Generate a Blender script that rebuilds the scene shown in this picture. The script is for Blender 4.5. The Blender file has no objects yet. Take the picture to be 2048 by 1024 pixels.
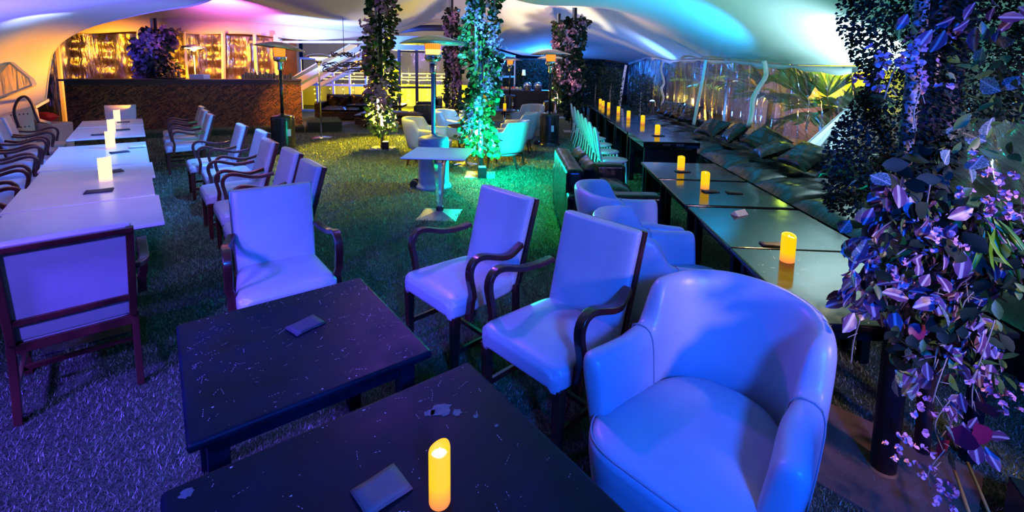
import bpy, math, random
import numpy as np
from mathutils import Matrix, Vector
PI = math.pi
C = bpy.context.scene.collection
sc = bpy.context.scene

# ------------------------------------------------------------------ camera, world, exposure
CAM_H, PITCH, ROLL, FPX, PY = 1.732, .1171, .0129, 935.5, 249.3
cd = bpy.data.cameras.new('camera'); cam = bpy.data.objects.new('camera', cd); C.objects.link(cam)
cd.sensor_width = 36; cd.lens = FPX / 2048 * 36; cd.shift_y = -(512 - PY) / 2048; cd.clip_start = .05; cd.clip_end = 200
cam.matrix_world = Matrix.Translation((0, 0, CAM_H)) @ Matrix.Rotation(PI / 2 - PITCH, 4, 'X') @ Matrix.Rotation(ROLL, 4, 'Z')
sc.camera = cam
sc.view_settings.view_transform = 'Standard'; sc.view_settings.look = 'None'; sc.view_settings.gamma = 1
sc.view_settings.use_curve_mapping = False; sc.view_settings.exposure = 0.15
sc.cycles.use_denoising = True; sc.cycles.max_bounces = 7; sc.cycles.diffuse_bounces = 3; sc.cycles.glossy_bounces = 4
sc.cycles.transparent_max_bounces = 12; sc.cycles.transmission_bounces = 4
sc.cycles.sample_clamp_indirect = 4; sc.cycles.caustics_reflective = False; sc.cycles.caustics_refractive = False
w = bpy.data.worlds.new('night'); sc.world = w; w.use_nodes = True
w.node_tree.nodes['Background'].inputs[0].default_value = (.004, .02, .12, 1); w.node_tree.nodes['Background'].inputs[1].default_value = .20

def spot(name, loc, target, color, watts, angle=70, blend=.8, r=.06):
    l = bpy.data.lights.new(name, 'SPOT'); l.energy = watts; l.color = color; l.spot_size = math.radians(angle); l.spot_blend = blend; l.shadow_soft_size = r
    o = bpy.data.objects.new(name, l); C.objects.link(o); o.location = loc
    o.rotation_euler = (Vector(target) - Vector(loc)).to_track_quat('-Z', 'Y').to_euler(); return o
def point(name, loc, color, watts, r=.05):
    l = bpy.data.lights.new(name, 'POINT'); l.energy = watts; l.color = color; l.shadow_soft_size = r
    o = bpy.data.objects.new(name, l); C.objects.link(o); o.location = loc; return o

BLUE = (.06, .12, 1); VIOLET = (.30, .10, 1); MAGENTA = (1, .12, .85); CYAN = (.02, .75, 1); TEAL = (0, 1, .72); AMBER = (1, .42, .02); YELLOW = (1, .72, .12); WARM = (1, .72, .5)
# fill spots added over the seating, no fixtures; stand in for canopy light
spot('fill_blue', (.9, -1.5, 2.7), (.62, 2.2, .3), (.004, .10, 1), 1200, 66, .7, .22)
spot('fill_indigo', (-1.6, -1.2, 2.7), (-1.5, 2.6, .4), (.13, .10, 1), 900, 50, .8, .2)
spot('fill_violet', (-3.0, .2, 2.6), (-1.9, 1.5, 0), (.10, .045, 1), 2000, 60, .9, .2)
spot('fill_lilac', (-1.4, 1.6, 2.9), (-4.6, 5.6, .7), (.34, .20, 1), 1000, 66, .9, .2)
spot('fill_side', (-1.2, 4.6, 2.9), (.4, 2.6, .5), (.26, .06, 1), 260, 60, .8, .12)
spot('fill_cyan_row', (-3.3, 8.0, 2.9), (-3.9, 6.0, .3), (.0, .45, 1), 420, 60, .9, .12)
# uplights under the canopy
spot("up_cyan", (4.0, 5.5, 1.05), (4.2, 6.0, 2.0), (.52, .93, 1), 300, 100, 1, .08)
spot('up_azure', (3.3, 7.2, 1.4), (3.0, 9.6, 3.0), (0, .40, 1), 560, 90, 1, .1)
spot('up_blue_far', (3.9, 14.5, 1.2), (4.3, 15.6, 2.1), (.22, .38, 1), 260, 100, 1, .1)
spot('up_blue_back', (-6.0, 13.2, 1.9), (-6.1, 14.8, 2.9), (.26, .40, 1), 900, 105, 1, .1)
spot('up_pink', (-7.6, 12.1, 2.5), (-7.7, 12.9, 3.3), (1, .16, .80), 420, 115, 1, .08)  # added floating source without a fixture, for the pink glow on the canopy
spot('up_violet_left', (-5.0, 3.4, 1.2), (-5.3, 5.8, 2.6), (.18, .09, 1), 750, 72, 1, .1)
spot('up_streak', (-4.6, 4.9, 1.5), (-5.9, 5.9, 2.25), (.5, .6, 1), 420, 24, .8, .05)
spot('up_warm', (1.2, 16.4, .3), (.3, 16.4, 3), (1, .62, .44), 420, 100, 1, .1)
spot('up_warm_near', (1.5, 12.6, .9), (2.2, 12.2, 3), (1, .62, .52), 200, 90, 1, .1)
spot('up_lilac_mid', (-1.0, 10.5, 2.2), (-1.5, 13.5, 3.4), (.40, .22, 1), 110, 110, 1, .1)
# bar and side
spot('bar_heat', (-8.3, 12.6, 2.3), (-8.6, 14.3, .9), (1, .33, .005), 1300, 130, .8, .12)
spot('bar_fill', (-10.9, 12.0, 2.2), (-11.5, 14.2, 1), (1, .33, .005), 900, 120, .8, .1)
spot('side_amber', (-7.7, 9.4, .9), (-8.6, 8.0, 1.9), (1, .32, .0), 400, 105, 1, .1)
spot('bar_navy', (-6.6, 6.8, 2.5), (-8.9, 11.4, .7), (.01, .05, 1), 1500, 50, .9, .15)
spot('bar_orange_wash', (-4.9, 11.5, 2.3), (-6.1, 12.7, .7), (1, .38, .01), 420, 36, .9, .1)
point('stair_blue', (-5.3, 17.0, 2.4), (.05, .16, 1), 700, .2)
point('terrace_glow', (-4.5, 19.2, 1.0), (1, .70, .01), 1300, .2)
point('hedge_blue', (1.5, 22.3, 2.2), (.02, .20, 1), 500, .2)
spot('floor_yellow', (-3.0, 11.4, 2.9), (-2.4, 10.0, 0), (1, .68, .0), 4600, 86, .6, .12)  # added overhead, unseen; stands in for uplight and heat lamp spill
point('floor_teal', (-.25, 6.95, .6), (0, 1, .68), 190, .06)  # added point among the leaves, stands in for scattered uplight
spot('floor_green', (.2, 5.6, 2.9), (.25, 5.6, 0), (.06, .9, .06), 700, 52, 1, .12)
spot('floor_teal_beam', (.1, 6.2, 2.5), (-.1, 7.1, 0), (0, 1, .60), 520, 60, 1, .1)  # added overhead, unseen, for the teal patch on the turf
spot('floor_olive', (-2.5, 7.9, 3.0), (-2.4, 7.4, 0), (.80, .62, 0), 1100, 78, 1, .1)  # added overhead, unseen, fills the dark gap in the floor light
spot('pole_lilac', (2.5, -.2, 2.1), (1.75, 1.8, 1.1), (1, .66, .95), 230, 50, .9, .12)  # added spot from the camera side, no fixture, brightens leaves and flowers
spot('plate_warm', (2.2, 3.4, 2.0), (1.5, 1.75, 0), (1, .62, .25), 620, 40, .9, .1)  # added spot, no fixture, warms the base plate and nearby grass
spot('fill_blue_row', (-2.4, 5.2, 2.95), (-4.4, 6.2, .4), (.06, .22, 1), 1000, 80, 1, .12)  # added fill, unseen, turns the left row of chairs bluer
spot('fill_blue_outer', (-4.0, 3.2, 2.4), (-6.2, 5.6, .6), (.10, .20, 1), 420, 60, 1, .12)  # added fill, unseen, for the outer chairs
spot('fill_far_tubs', (-.8, 5.8, 2.95), (-.7, 9.6, .5), (.06, .45, 1), 1100, 55, 1, .12)  # added fill, unseen, tints the far tub chairs blue
spot('up_cyan_core', (3.85, 5.0, 1.25), (4.02, 5.35, 1.85), (.70, .96, 1), 420, 50, 1, .06)  # added tight spot, strengthens the canopy hot spot mirrored in the near table
spot('pedestal_blue', (-.4, 4.4, 2.9), (-.85, 5.43, .75), (.12, .40, 1), 130, 30, 1, .1)

# ------------------------------------------------------------------ helpers
def tag(o, label=None, cat=None, group=None, kind=None):
    if label: o['label'] = label
    if cat: o['category'] = cat
    if group: o['group'] = group
    if kind: o['kind'] = kind
    return o
def empty(name, loc=(0, 0, 0), rz=0, label=None, cat=None, group=None):
    o = bpy.data.objects.new(name, None); C.objects.link(o); o.location = loc; o.rotation_euler = (0, 0, rz); o.empty_display_size = .1
    return tag(o, label, cat, group)
def face_dir(dx, dy): return math.atan2(-dx, dy)

class MB:
    def __init__(s): s.v = []; s.f = []; s.uv = None
    def add(s, v, f):
        b = len(s.v); s.v += [tuple(p) for p in v]; s.f += [tuple(i + b for i in q) for q in f]; return s
    def box(s, lo, hi, rz=0, c=None):
        x0, y0, z0 = lo; x1, y1, z1 = hi
        v = [(x, y, z) for z in (z0, z1) for (x, y) in ((x0, y0), (x1, y0), (x1, y1), (x0, y1))]
        if rz:
            cx, cy = c or ((x0 + x1) / 2, (y0 + y1) / 2); a, b = math.cos(rz), math.sin(rz)
            v = [(cx + (x - cx) * a - (y - cy) * b, cy + (x - cx) * b + (y - cy) * a, z) for x, y, z in v]
        return s.add(v, [(3, 2, 1, 0), (4, 5, 6, 7), (0, 1, 5, 4), (1, 2, 6, 5), (2, 3, 7, 6), (3, 0, 4, 7)])
    def hexa(s, bot, top):
        return s.add(list(bot) + list(top), [(3, 2, 1, 0), (4, 5, 6, 7), (0, 1, 5, 4), (1, 2, 6, 5), (2, 3, 7, 6), (3, 0, 4, 7)])
    def bar(s, a, b, w, d=None, up=(0, 0, 1)):
        a, b = Vector(a), Vector(b); t = (b - a).normalized(); d = d or w
        u = Vector(up); x = t.cross(u)
        if x.length < 1e-3: x = t.cross(Vector((0, 1, 0)))
        x.normalize(); y = x.cross(t).normalized()
        o = [x * i * w / 2 + y * j * d / 2 for i, j in ((-1, -1), (1, -1), (1, 1), (-1, 1))]
        return s.hexa([a + q for q in o], [b + q for q in o])
    def tube(s, pts, r, n=8, cap=True):
        pts = [Vector(p) for p in pts]; m = len(pts); rr = r if hasattr(r, '__len__') else [r] * m
        nx = None; V = []
        for i, p in enumerate(pts):
            t = (pts[min(i + 1, m - 1)] - pts[max(i - 1, 0)]).normalized()
            if nx is None:
                nx = t.cross(Vector((0, 0, 1)));
                if nx.length < 1e-3: nx = t.cross(Vector((0, 1, 0)))
            nx = (nx - t * nx.dot(t)).normalized(); ny = t.cross(nx)
            V += [p + (nx * math.cos(k * 2 * PI / n) + ny * math.sin(k * 2 * PI / n)) * rr[i] for k in range(n)]
        F = [(i * n + k, i * n + (k + 1) % n, (i + 1) * n + (k + 1) % n, (i + 1) * n + k) for i in range(m - 1) for k in range(n)]
        if cap: F += [tuple(range(n))[::-1], tuple((m - 1) * n + k for k in range(n))]
        return s.add(V, F)
    def ribbon(s, pts, w, d, side=(1, 0, 0)):       # rectangular section swept along pts lying in a plane across 'side'
        pts = [Vector(p) for p in pts]; m = len(pts); sd = Vector(side); V = []
        ww = w if hasattr(w, '__len__') else [w] * m
        for i, p in enumerate(pts):
            t = (pts[min(i + 1, m - 1)] - pts[max(i - 1, 0)]).normalized(); nn = t.cross(sd).normalized()
            for a, b in ((-1, -1), (1, -1), (1, 1), (-1, 1)): V.append(p + sd * a * ww[i] / 2 + nn * b * d / 2)
        F = [(i * 4 + k, i * 4 + (k + 1) % 4, (i + 1) * 4 + (k + 1) % 4, (i + 1) * 4 + k) for i in range(m - 1) for k in range(4)]
        F += [(3, 2, 1, 0), tuple((m - 1) * 4 + k for k in range(4))]
        return s.add(V, F)
    def lathe(s, prof, n=28, c=(0, 0, 0), cap=True):
        V = [(c[0] + r * math.cos(k * 2 * PI / n), c[1] + r * math.sin(k * 2 * PI / n), c[2] + z) for r, z in prof for k in range(n)]
        m = len(prof)
        F = [(i * n + k, i * n + (k + 1) % n, (i + 1) * n + (k + 1) % n, (i + 1) * n + k) for i in range(m - 1) for k in range(n)]
        if cap:
            if prof[0][0] > 1e-4: F.append(tuple(range(n))[::-1])
            if prof[-1][0] > 1e-4: F.append(tuple((m - 1) * n + k for k in range(n)))
        return s.add(V, F)
    def grid(s, fn, nu, nv, closeu=False):
        V = [fn(i / (nu if closeu else nu - 1), j / (nv - 1)) for j in range(nv) for i in range(nu)]
        F = [(j * nu + i, j * nu + (i + 1) % nu, (j + 1) * nu + (i + 1) % nu, (j + 1) * nu + i) for j in range(nv - 1) for i in range(nu if closeu else nu - 1)]
        return s.add(V, F)
    def pillow(s, w, d, h, M=None, n=14, pinch=.06, seed=0, wr=.006):
        rnd = random.Random(seed); ph = [rnd.uniform(0, 6) for _ in range(6)]
        for sg in (1, -1):
            def fn(u, v):
                a, b = u * 2 - 1, v * 2 - 1
                e = (max(0, 1 - abs(a) ** 2.6) * max(0, 1 - abs(b) ** 2.6)) ** .45
                x = a * w / 2 * (1 - pinch * (1 - b * b)); y = b * d / 2 * (1 - pinch * (1 - a * a))
                z = sg * h / 2 * e + wr * e * (math.sin(a * 9 + b * 5 + ph[0]) + math.sin(b * 13 - a * 4 + ph[1]) * .6)
                p = Vector((x, y, z)); return (M @ p) if M else p
            b0 = len(s.v); s.grid(fn, n, n)
            if sg < 0: s.f[-(n - 1) ** 2:] = [q[::-1] for q in s.f[-(n - 1) ** 2:]]
        return s
    def build(s, name, mat, parent=None, smooth=False, bevel=0, seg=2, sub=0, loc=None, rz=0, solid=0, weld=False):
        me = bpy.data.meshes.new(name); me.from_pydata([tuple(p) for p in s.v], [], s.f); me.materials.append(mat)
        if weld:
            import bmesh
            b = bmesh.new(); b.from_mesh(me); bmesh.ops.remove_doubles(b, verts=b.verts, dist=1e-4); bmesh.ops.recalc_face_normals(b, faces=b.faces); b.to_mesh(me); b.free()
        o = bpy.data.objects.new(name, me); C.objects.link(o)
        if parent: o.parent = parent
        if loc: o.location = loc
        if rz: o.rotation_euler = (0, 0, rz)
        if solid: md = o.modifiers.new('s', 'SOLIDIFY'); md.thickness = solid; md.offset = 0
        if bevel: md = o.modifiers.new('b', 'BEVEL'); md.width = bevel; md.segments = seg; md.limit_method = 'ANGLE'; md.angle_limit = math.radians(35)
        if sub: md = o.modifiers.new('u', 'SUBSURF'); md.levels = sub; md.render_levels = sub
        if smooth or bevel or sub:
            me.polygons.foreach_set('use_smooth', [True] * len(me.polygons))
            if bevel and not smooth:
                md = o.modifiers.new('n', 'WEIGHTED_NORMAL'); md.keep_sharp = False
        return o

def copy_tree(o, loc=None, rz=None, label=None, group=None, parent=None):
    c = o.copy(); C.objects.link(c)
    if parent: c.parent = parent
    for ch in list(o.children): copy_tree(ch, parent=c)
    if loc is not None: c.location = loc
    if rz is not None: c.rotation_euler = (0, 0, rz)
    if label: c['label'] = label
    if group: c['group'] = group
    return c

# ------------------------------------------------------------------ materials
def mat(name, col=(.5, .5, .5), rough=.5, metal=0, bump=0, bscale=40, var=0, vscale=6, emit=None, estr=0, spec=.5, col2=None, stretch=(1, 1, 1), coat=0, rvar=0, detail=3):
    m = bpy.data.materials.new(name); m.use_nodes = True; nt = m.node_tree; N = nt.nodes; L = nt.links
    b = N['Principled BSDF']; b.inputs['Base Color'].default_value = (*col, 1); b.inputs['Roughness'].default_value = rough; b.inputs['Metallic'].default_value = metal
    b.inputs['Specular IOR Level'].default_value = spec; b.inputs['Coat Weight'].default_value = coat
    tc = N.new('ShaderNodeTexCoord'); mp = N.new('ShaderNodeMapping'); mp.inputs['Scale'].default_value = stretch; L.new(tc.outputs['Object'], mp.inputs[0])
    if var or col2 or rvar:
        n = N.new('ShaderNodeTexNoise'); n.inputs['Scale'].default_value = vscale; n.inputs['Detail'].default_value = detail; L.new(mp.outputs[0], n.inputs['Vector'])
        mr = N.new('ShaderNodeMapRange'); mr.inputs[1].default_value = .3; mr.inputs[2].default_value = .7; L.new(n.outputs[0], mr.inputs[0])
        mx = N.new('ShaderNodeMix'); mx.data_type = 'RGBA'; L.new(mr.outputs[0], mx.inputs[0])
        mx.inputs[6].default_value = (*[c * (1 - var) for c in col], 1); mx.inputs[7].default_value = (*(col2 or [min(1, c * (1 + var)) for c in col]), 1)
        L.new(mx.outputs[2], b.inputs['Base Color'])
        if rvar:
            r2 = N.new('ShaderNodeMapRange'); r2.inputs[1].default_value = .3; r2.inputs[2].default_value = .7; r2.inputs[3].default_value = rough; r2.inputs[4].default_value = rough + rvar
            L.new(n.outputs[0], r2.inputs[0]); L.new(r2.outputs[0], b.inputs['Roughness'])
    if bump:
        n2 = N.new('ShaderNodeTexNoise'); n2.inputs['Scale'].default_value = bscale; n2.inputs['Detail'].default_value = 4; L.new(mp.outputs[0], n2.inputs['Vector'])
        bp = N.new('ShaderNodeBump'); bp.inputs['Strength'].default_value = bump; bp.inputs['Distance'].default_value = .01; L.new(n2.outputs[0], bp.inputs['Height']); L.new(bp.outputs[0], b.inputs['Normal'])
    if emit: b.inputs['Emission Color'].default_value = (*emit, 1); b.inputs['Emission Strength'].default_value = estr
    return m
M = {}
M['leather'] = mat('white leather', (.44, .45, .52), .36, bump=.10, bscale=14, var=.07, vscale=5, spec=.6)
M['wood'] = mat('mahogany', (.06, .012, .010), .30, bump=.08, bscale=30, var=.5, vscale=10, stretch=(1, 1, .3), coat=.3)
M['black_table'] = mat('worn black paint', (.001, .006, .013), .42, bump=.10, bscale=9, var=.4, vscale=7, rvar=.14, spec=.14)
M['black_table2'] = mat('glossy black paint', (.006, .008, .010), .07, bump=.035, bscale=7, var=.4, vscale=9, rvar=.09, spec=.62)
M['scratch'] = mat('scratched wood', (.5, .5, .55), .5)
M['white_top'] = mat('white laminate', (.80, .80, .82), .26, bump=.02, bscale=20, var=.03)
M['edge'] = mat('dark edge', (.03, .03, .04), .5)
M['steel'] = mat('brushed steel', (.6, .6, .62), .25, 1, bump=.04, bscale=30)
M['chrome'] = mat('chrome', (.8, .8, .82), .10, 1)
M['iron'] = mat('cast iron', (.06, .055, .06), .45, .6, bump=.2, bscale=50)
M['black_metal'] = mat('black enamel', (.012, .012, .016), .22, bump=.03, bscale=12)
M['grey_metal'] = mat('grey enamel', (.16, .20, .34), .42, bump=.05, bscale=20)
M['sticker'] = mat('sticker', (.7, .7, .65), .5)
M['napkin'] = mat('slate napkin', (.045, .045, .06), .7, bump=.3, bscale=60)
M['napkin_brown'] = mat('brown napkin', (.20, .12, .12), .75, bump=.3, bscale=60)
M['paper'] = mat('white paper', (.8, .8, .8), .7)
M['black_leather'] = mat('black leather', (.008, .007, .008), .22, bump=.5, bscale=6, stretch=(1, 3, 1), var=.3, rvar=.08, spec=.4)
M['brown_leather'] = mat('brown leather', (.05, .02, .012), .34, bump=.35, bscale=8, var=.3)
M['canopy'] = mat('stretch fabric', (.72, .72, .72), .75, bump=.05, bscale=3, spec=.2)
M['white_chair'] = mat('white plastic', (.75, .76, .78), .3)
M['concrete'] = mat('rusty steel plate', (.14, .075, .055), .65, bump=.25, bscale=9, var=.4, vscale=4)
M['plate'] = mat('pale plate', (.45, .42, .38), .6, bump=.1)
M['clear'] = mat('acrylic', (.85, .95, 1), .05); M['clear'].node_tree.nodes['Principled BSDF'].inputs['Transmission Weight'].default_value = .85

def candle_mat(name, c1, c2, s):
    m = mat(name, (.25, .12, .02), .6, spec=.2); nt = m.node_tree; N = nt.nodes; L = nt.links; b = N['Principled BSDF']
    tc = N.new('ShaderNodeTexCoord'); sp = N.new('ShaderNodeSeparateXYZ'); L.new(tc.outputs['Object'], sp.inputs[0])
    r = N.new('ShaderNodeMapRange'); r.inputs[1].default_value = 0; r.inputs[2].default_value = .06; L.new(sp.outputs[2], r.inputs[0])
    cr = N.new('ShaderNodeMix'); cr.data_type = 'RGBA'; cr.inputs[6].default_value = (*c2, 1); cr.inputs[7].default_value = (*c1, 1); L.new(r.outputs[0], cr.inputs[0])
    L.new(cr.outputs[2], b.inputs['Emission Color']); b.inputs['Emission Strength'].default_value = s; return m
M['candle'] = candle_mat('glowing wax', (1, .56, .0), (.85, .22, .06), 1.05)
M['candle_core'] = mat('candle core', (.9, .7, .4), .5, emit=(1, .80, .35), estr=2.2)
M['candle_pale'] = candle_mat('pale glowing wax', (1, .75, .38), (.75, .42, .42), 1.5)
M['burner'] = mat('glowing mesh', (.1, .02, .01), .6, emit=(1, .16, .01), estr=2.4)
M['burner_hot'] = mat('white hot mesh', (.1, .02, .01), .6, emit=(1, .50, .08), estr=4)
M['burner_red'] = mat('red glow', (.1, .02, .01), .6, emit=(1, .03, .01), estr=1.3)

def osb():
    m = bpy.data.materials.new('strand board'); m.use_nodes = True; N = m.node_tree.nodes; L = m.node_tree.links; b = N['Principled BSDF']; tc = N.new('ShaderNodeTexCoord'); outs = []
    for ang, off in ((.6, 0), (-.75, 3.7), (1.5, 8.1)):
        mp = N.new('ShaderNodeMapping'); mp.inputs['Rotation'].default_value = (0, ang, 0); mp.inputs['Location'].default_value = (off, 0, off); L.new(tc.outputs['Object'], mp.inputs[0])
        m2 = N.new('ShaderNodeMapping'); m2.inputs['Scale'].default_value = (1, 1, 4.2); L.new(mp.outputs[0], m2.inputs[0])
        v = N.new('ShaderNodeTexVoronoi'); v.inputs['Scale'].default_value = 9; L.new(m2.outputs[0], v.inputs['Vector']); sp = N.new('ShaderNodeSeparateColor'); L.new(v.outputs['Color'], sp.inputs[0]); outs.append(sp)
    g1 = N.new('ShaderNodeMath'); g1.operation = 'GREATER_THAN'; g1.inputs[1].default_value = .5; L.new(outs[0].outputs[1], g1.inputs[0])
    g2 = N.new('ShaderNodeMath'); g2.operation = 'GREATER_THAN'; g2.inputs[1].default_value = .45; L.new(outs[1].outputs[1], g2.inputs[0])
    m1 = N.new('ShaderNodeMix'); L.new(g2.outputs[0], m1.inputs[0]); L.new(outs[1].outputs[0], m1.inputs[3]); L.new(outs[2].outputs[0], m1.inputs[2])
    m3 = N.new('ShaderNodeMix'); L.new(g1.outputs[0], m3.inputs[0]); L.new(m1.outputs[0], m3.inputs[2]); L.new(outs[0].outputs[0], m3.inputs[3])
    cr = N.new('ShaderNodeValToRGB'); L.new(m3.outputs[0], cr.inputs[0])
    for p, c in ((0, (.020, .010, .006)), (1, (.24, .10, .028))): cr.color_ramp.elements[p].position = .2 + .75 * p; cr.color_ramp.elements[p].color = (*c, 1)
    L.new(cr.outputs[0], b.inputs['Base Color']); b.inputs['Roughness'].default_value = .55
    bp = N.new('ShaderNodeBump'); bp.inputs['Strength'].default_value = .3; L.new(m3.outputs[0], bp.inputs['Height']); L.new(bp.outputs[0], b.inputs['Normal']); return m
M['osb'] = osb()

def leafmat(name, base, vein, trans=.2, rough=.4, stripes=False):
    m = bpy.data.materials.new(name); m.use_nodes = True; N = m.node_tree.nodes; L = m.node_tree.links; b = N['Principled BSDF']
    uv = N.new('ShaderNodeUVMap'); sp = N.new('ShaderNodeSeparateXYZ'); L.new(uv.outputs[0], sp.inputs[0])
    a = N.new('ShaderNodeMath'); a.operation = 'SUBTRACT'; a.inputs[1].default_value = .5; L.new(sp.outputs[0], a.inputs[0])
    ab = N.new('ShaderNodeMath'); ab.operation = 'ABSOLUTE'; L.new(a.outputs[0], ab.inputs[0])
    if stripes:
        wv = N.new('ShaderNodeMath'); wv.operation = 'MULTIPLY'; wv.inputs[1].default_value = 14; L.new(ab.outputs[0], wv.inputs[0]); sn = N.new('ShaderNodeMath'); sn.operation = 'COSINE'; L.new(wv.outputs[0], sn.inputs[0]); out = sn.outputs[0]; lo, hi = .2, .8
    else:
        wv = N.new('ShaderNodeTexVoronoi'); wv.feature = 'DISTANCE_TO_EDGE'; wv.inputs['Scale'].default_value = 9; L.new(uv.outputs[0], wv.inputs['Vector'])
        mn = N.new('ShaderNodeMath'); mn.operation = 'MINIMUM'; L.new(wv.outputs[0], mn.inputs[0]); L.new(ab.outputs[0], mn.inputs[1]); out = mn.outputs[0]; lo, hi = .05, .01
    mr = N.new('ShaderNodeMapRange'); mr.inputs[1].default_value = lo; mr.inputs[2].default_value = hi; L.new(out, mr.inputs[0])
    mx = N.new('ShaderNodeMix'); mx.data_type = 'RGBA'; mx.inputs[6].default_value = (*base, 1); mx.inputs[7].default_value = (*vein, 1); L.new(mr.outputs[0], mx.inputs[0])
    L.new(mx.outputs[2], b.inputs['Base Color']); b.inputs['Roughness'].default_value = rough
    return m
M['leaf'] = mat('leaf green', (.05, .15, .03), .45, var=.6, vscale=3, col2=(.10, .22, .04))
M['leaf_dark'] = mat('dark ivy', (.010, .026, .013), .6, var=.5, vscale=4, spec=.2)
M['leaf_vein'] = leafmat('veined leaf', (.05, .13, .13), (.50, .55, .55))
M['leaf_stripe'] = leafmat('striped leaf', (.10, .04, .10), (.42, .36, .40), stripes=True)
M['leaf_autumn'] = mat('mauve leaf', (.22, .08, .14), .5, var=.5, vscale=4, col2=(.10, .12, .06))
M['pink'] = mat('pink petals', (.62, .22, .42), .5, var=.3, vscale=8, col2=(.75, .45, .60))
M['stem'] = mat('dry stems', (.34, .28, .20), .6)
M['pipe'] = mat('dark pipe', (.02, .02, .035), .32, bump=.1, bscale=10)
M['white_pipe'] = mat('pale pipe', (.5, .5, .55), .4)

# ------------------------------------------------------------------ ground
M['ground'] = mat('turf base', (.030, .045, .018), .9, bump=1, bscale=120, var=.5, vscale=60)
fl = MB().box((-22, -4, -.1), (16, 34, 0)).build('floor', M['ground']); tag(fl, kind='structure')
def blades():
    rng = np.random.default_rng(3); n = 470000
    # density falls with distance in front of the camera
    y = .7 + 11.5 * rng.random(n) ** 1.7; x = (rng.random(n) * 2 - 1) * (y * 1.12 + .5)
    x = np.where(x > 4.3, x - 8.6, x)
    s = .5 + y * .13
    h = (.012 + .010 * rng.random(n)) * (.8 + .1 * y); wd = (.0016 + .0009 * rng.random(n)) * s * 1.4
    a = rng.random(n) * 2 * PI; lean = rng.normal(0, .009, (n, 2)) * (.8 + .1 * y)[:, None]
    ca, sa = np.cos(a) * wd, np.sin(a) * wd
    P = np.zeros((n, 3, 3)); P[:, 0] = np.stack([x - ca, y - sa, 0 * x], 1); P[:, 1] = np.stack([x + ca, y + sa, 0 * x], 1); P[:, 2] = np.stack([x + lean[:, 0], y + lean[:, 1], h], 1)
    me = bpy.data.meshes.new('grass'); me.vertices.add(n * 3); me.vertices.foreach_set('co', P.ravel()); me.loops.add(n * 3); me.loops.foreach_set('vertex_index', np.arange(n * 3))
    me.polygons.add(n); me.polygons.foreach_set('loop_start', np.arange(n) * 3); me.polygons.foreach_set('loop_total', np.full(n, 3)); me.update(); me.materials.append(M['grass'])
    o = bpy.data.objects.new('grass', me); C.objects.link(o); o.parent = fl; tag(o, kind='stuff')
M['grass'] = mat('artificial grass', (.11, .17, .075), .42, var=.55, vscale=40, col2=(.22, .26, .17), spec=.6)
blades()

# ------------------------------------------------------------------ canopy
def tps(P):
    P = np.array(P, float); n = len(P); X = P[:, :2]
    def U(r2): return np.where(r2 > 0, r2 * np.log(np.maximum(r2, 1e-12)), 0)
    K = U(((X[:, None] - X[None]) ** 2).sum(-1)) + np.eye(n) * .4; Q = np.hstack([np.ones((n, 1)), X])
    A = np.zeros((n + 3, n + 3)); A[:n, :n] = K; A[:n, n:] = Q; A[n:, :n] = Q.T
    w = np.linalg.solve(A, np.concatenate([P[:, 2], np.zeros(3)]))
    return lambda x, y: U(((np.stack([x, y], -1)[..., None, :] - X) ** 2).sum(-1)) @ w[:n] + w[n] + w[n + 1] * x + w[n + 2] * y
EAVE_X = lambda y: 4.1 + .07 * y
ctl = [(EAVE_X(-3), -3, 2.1), (EAVE_X(0), 0, 2.0), (EAVE_X(3), 3, 1.9), (EAVE_X(6), 6, 1.84), (EAVE_X(7.6), 7.6, 1.86), (EAVE_X(9.8), 9.8, 1.98), (EAVE_X(12.5), 12.5, 2.08), (EAVE_X(15.3), 15.3, 2.1), (EAVE_X(19), 19, 2.3), (EAVE_X(24), 24, 2.1),
       (1.65, 1.86, 3.6), (-2.8, 10, 3.95), (-.51, 7.5, 3.7), (-2.14, 16.7, 4.3), (1.77, 13, 3.9), (1.58, 17.15, 3.9), (-7.5, 11.8, 3.5), (2.9, 9.5, 2.9), (3.2, 5, 2.7), (2.6, 7, 3.1),
       (0, 24, 2.45), (2, 24, 2.4), (-1.2, 20.5, 2.7), (-2.2, 17.9, 3.25), (-4.2, 16.4, 2.95), (-6.2, 15.5, 2.95), (-9, 14.6, 3.05), (-12, 13.6, 3.0), (-14, 12, 3.0),
       (0, 3, 3.5), (-4, 4, 3.3), (-8, 4, 3.1), (-12, 6, 3.0), (-4, -3, 3.2), (-12, -3, 3), (0, -3, 3.2), (.5, 11, 3.2), (-6.5, 9.5, 3.2), (-4.5, 13, 3.15)]
H = tps(ctl)
def yfar(x):
    return float(np.interp(x, [-14, -12, -6, -4.2, -2.2, -1.2, 0, 6], [12.5, 13.6, 15.5, 16.4, 17.9, 20.5, 24, 24.5]))
def canopy():
    nu, nv = 110, 120; mb = MB(); V = []
    for j in range(nv):
        for i in range(nu):
            u_, v_ = i / (nu - 1), j / (nv - 1); xm = -14 + (EAVE_X(15) + 14) * u_; y = -3 + (yfar(xm) + 3) * v_; x = -14 + (EAVE_X(y) + 14) * u_
            V.append((x, y))
    A = np.array(V); Z = H(A[:, 0], A[:, 1])
    mb.v = [(a, b, c) for (a, b), c in zip(V, Z)]
    mb.f = [(j * nu + i, j * nu + i + 1, (j + 1) * nu + i + 1, (j + 1) * nu + i) for j in range(nv - 1) for i in range(nu - 1)]
    o = mb.build('ceiling', M['canopy'], smooth=True); tag(o, kind='structure')
    return o
canopy()

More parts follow.
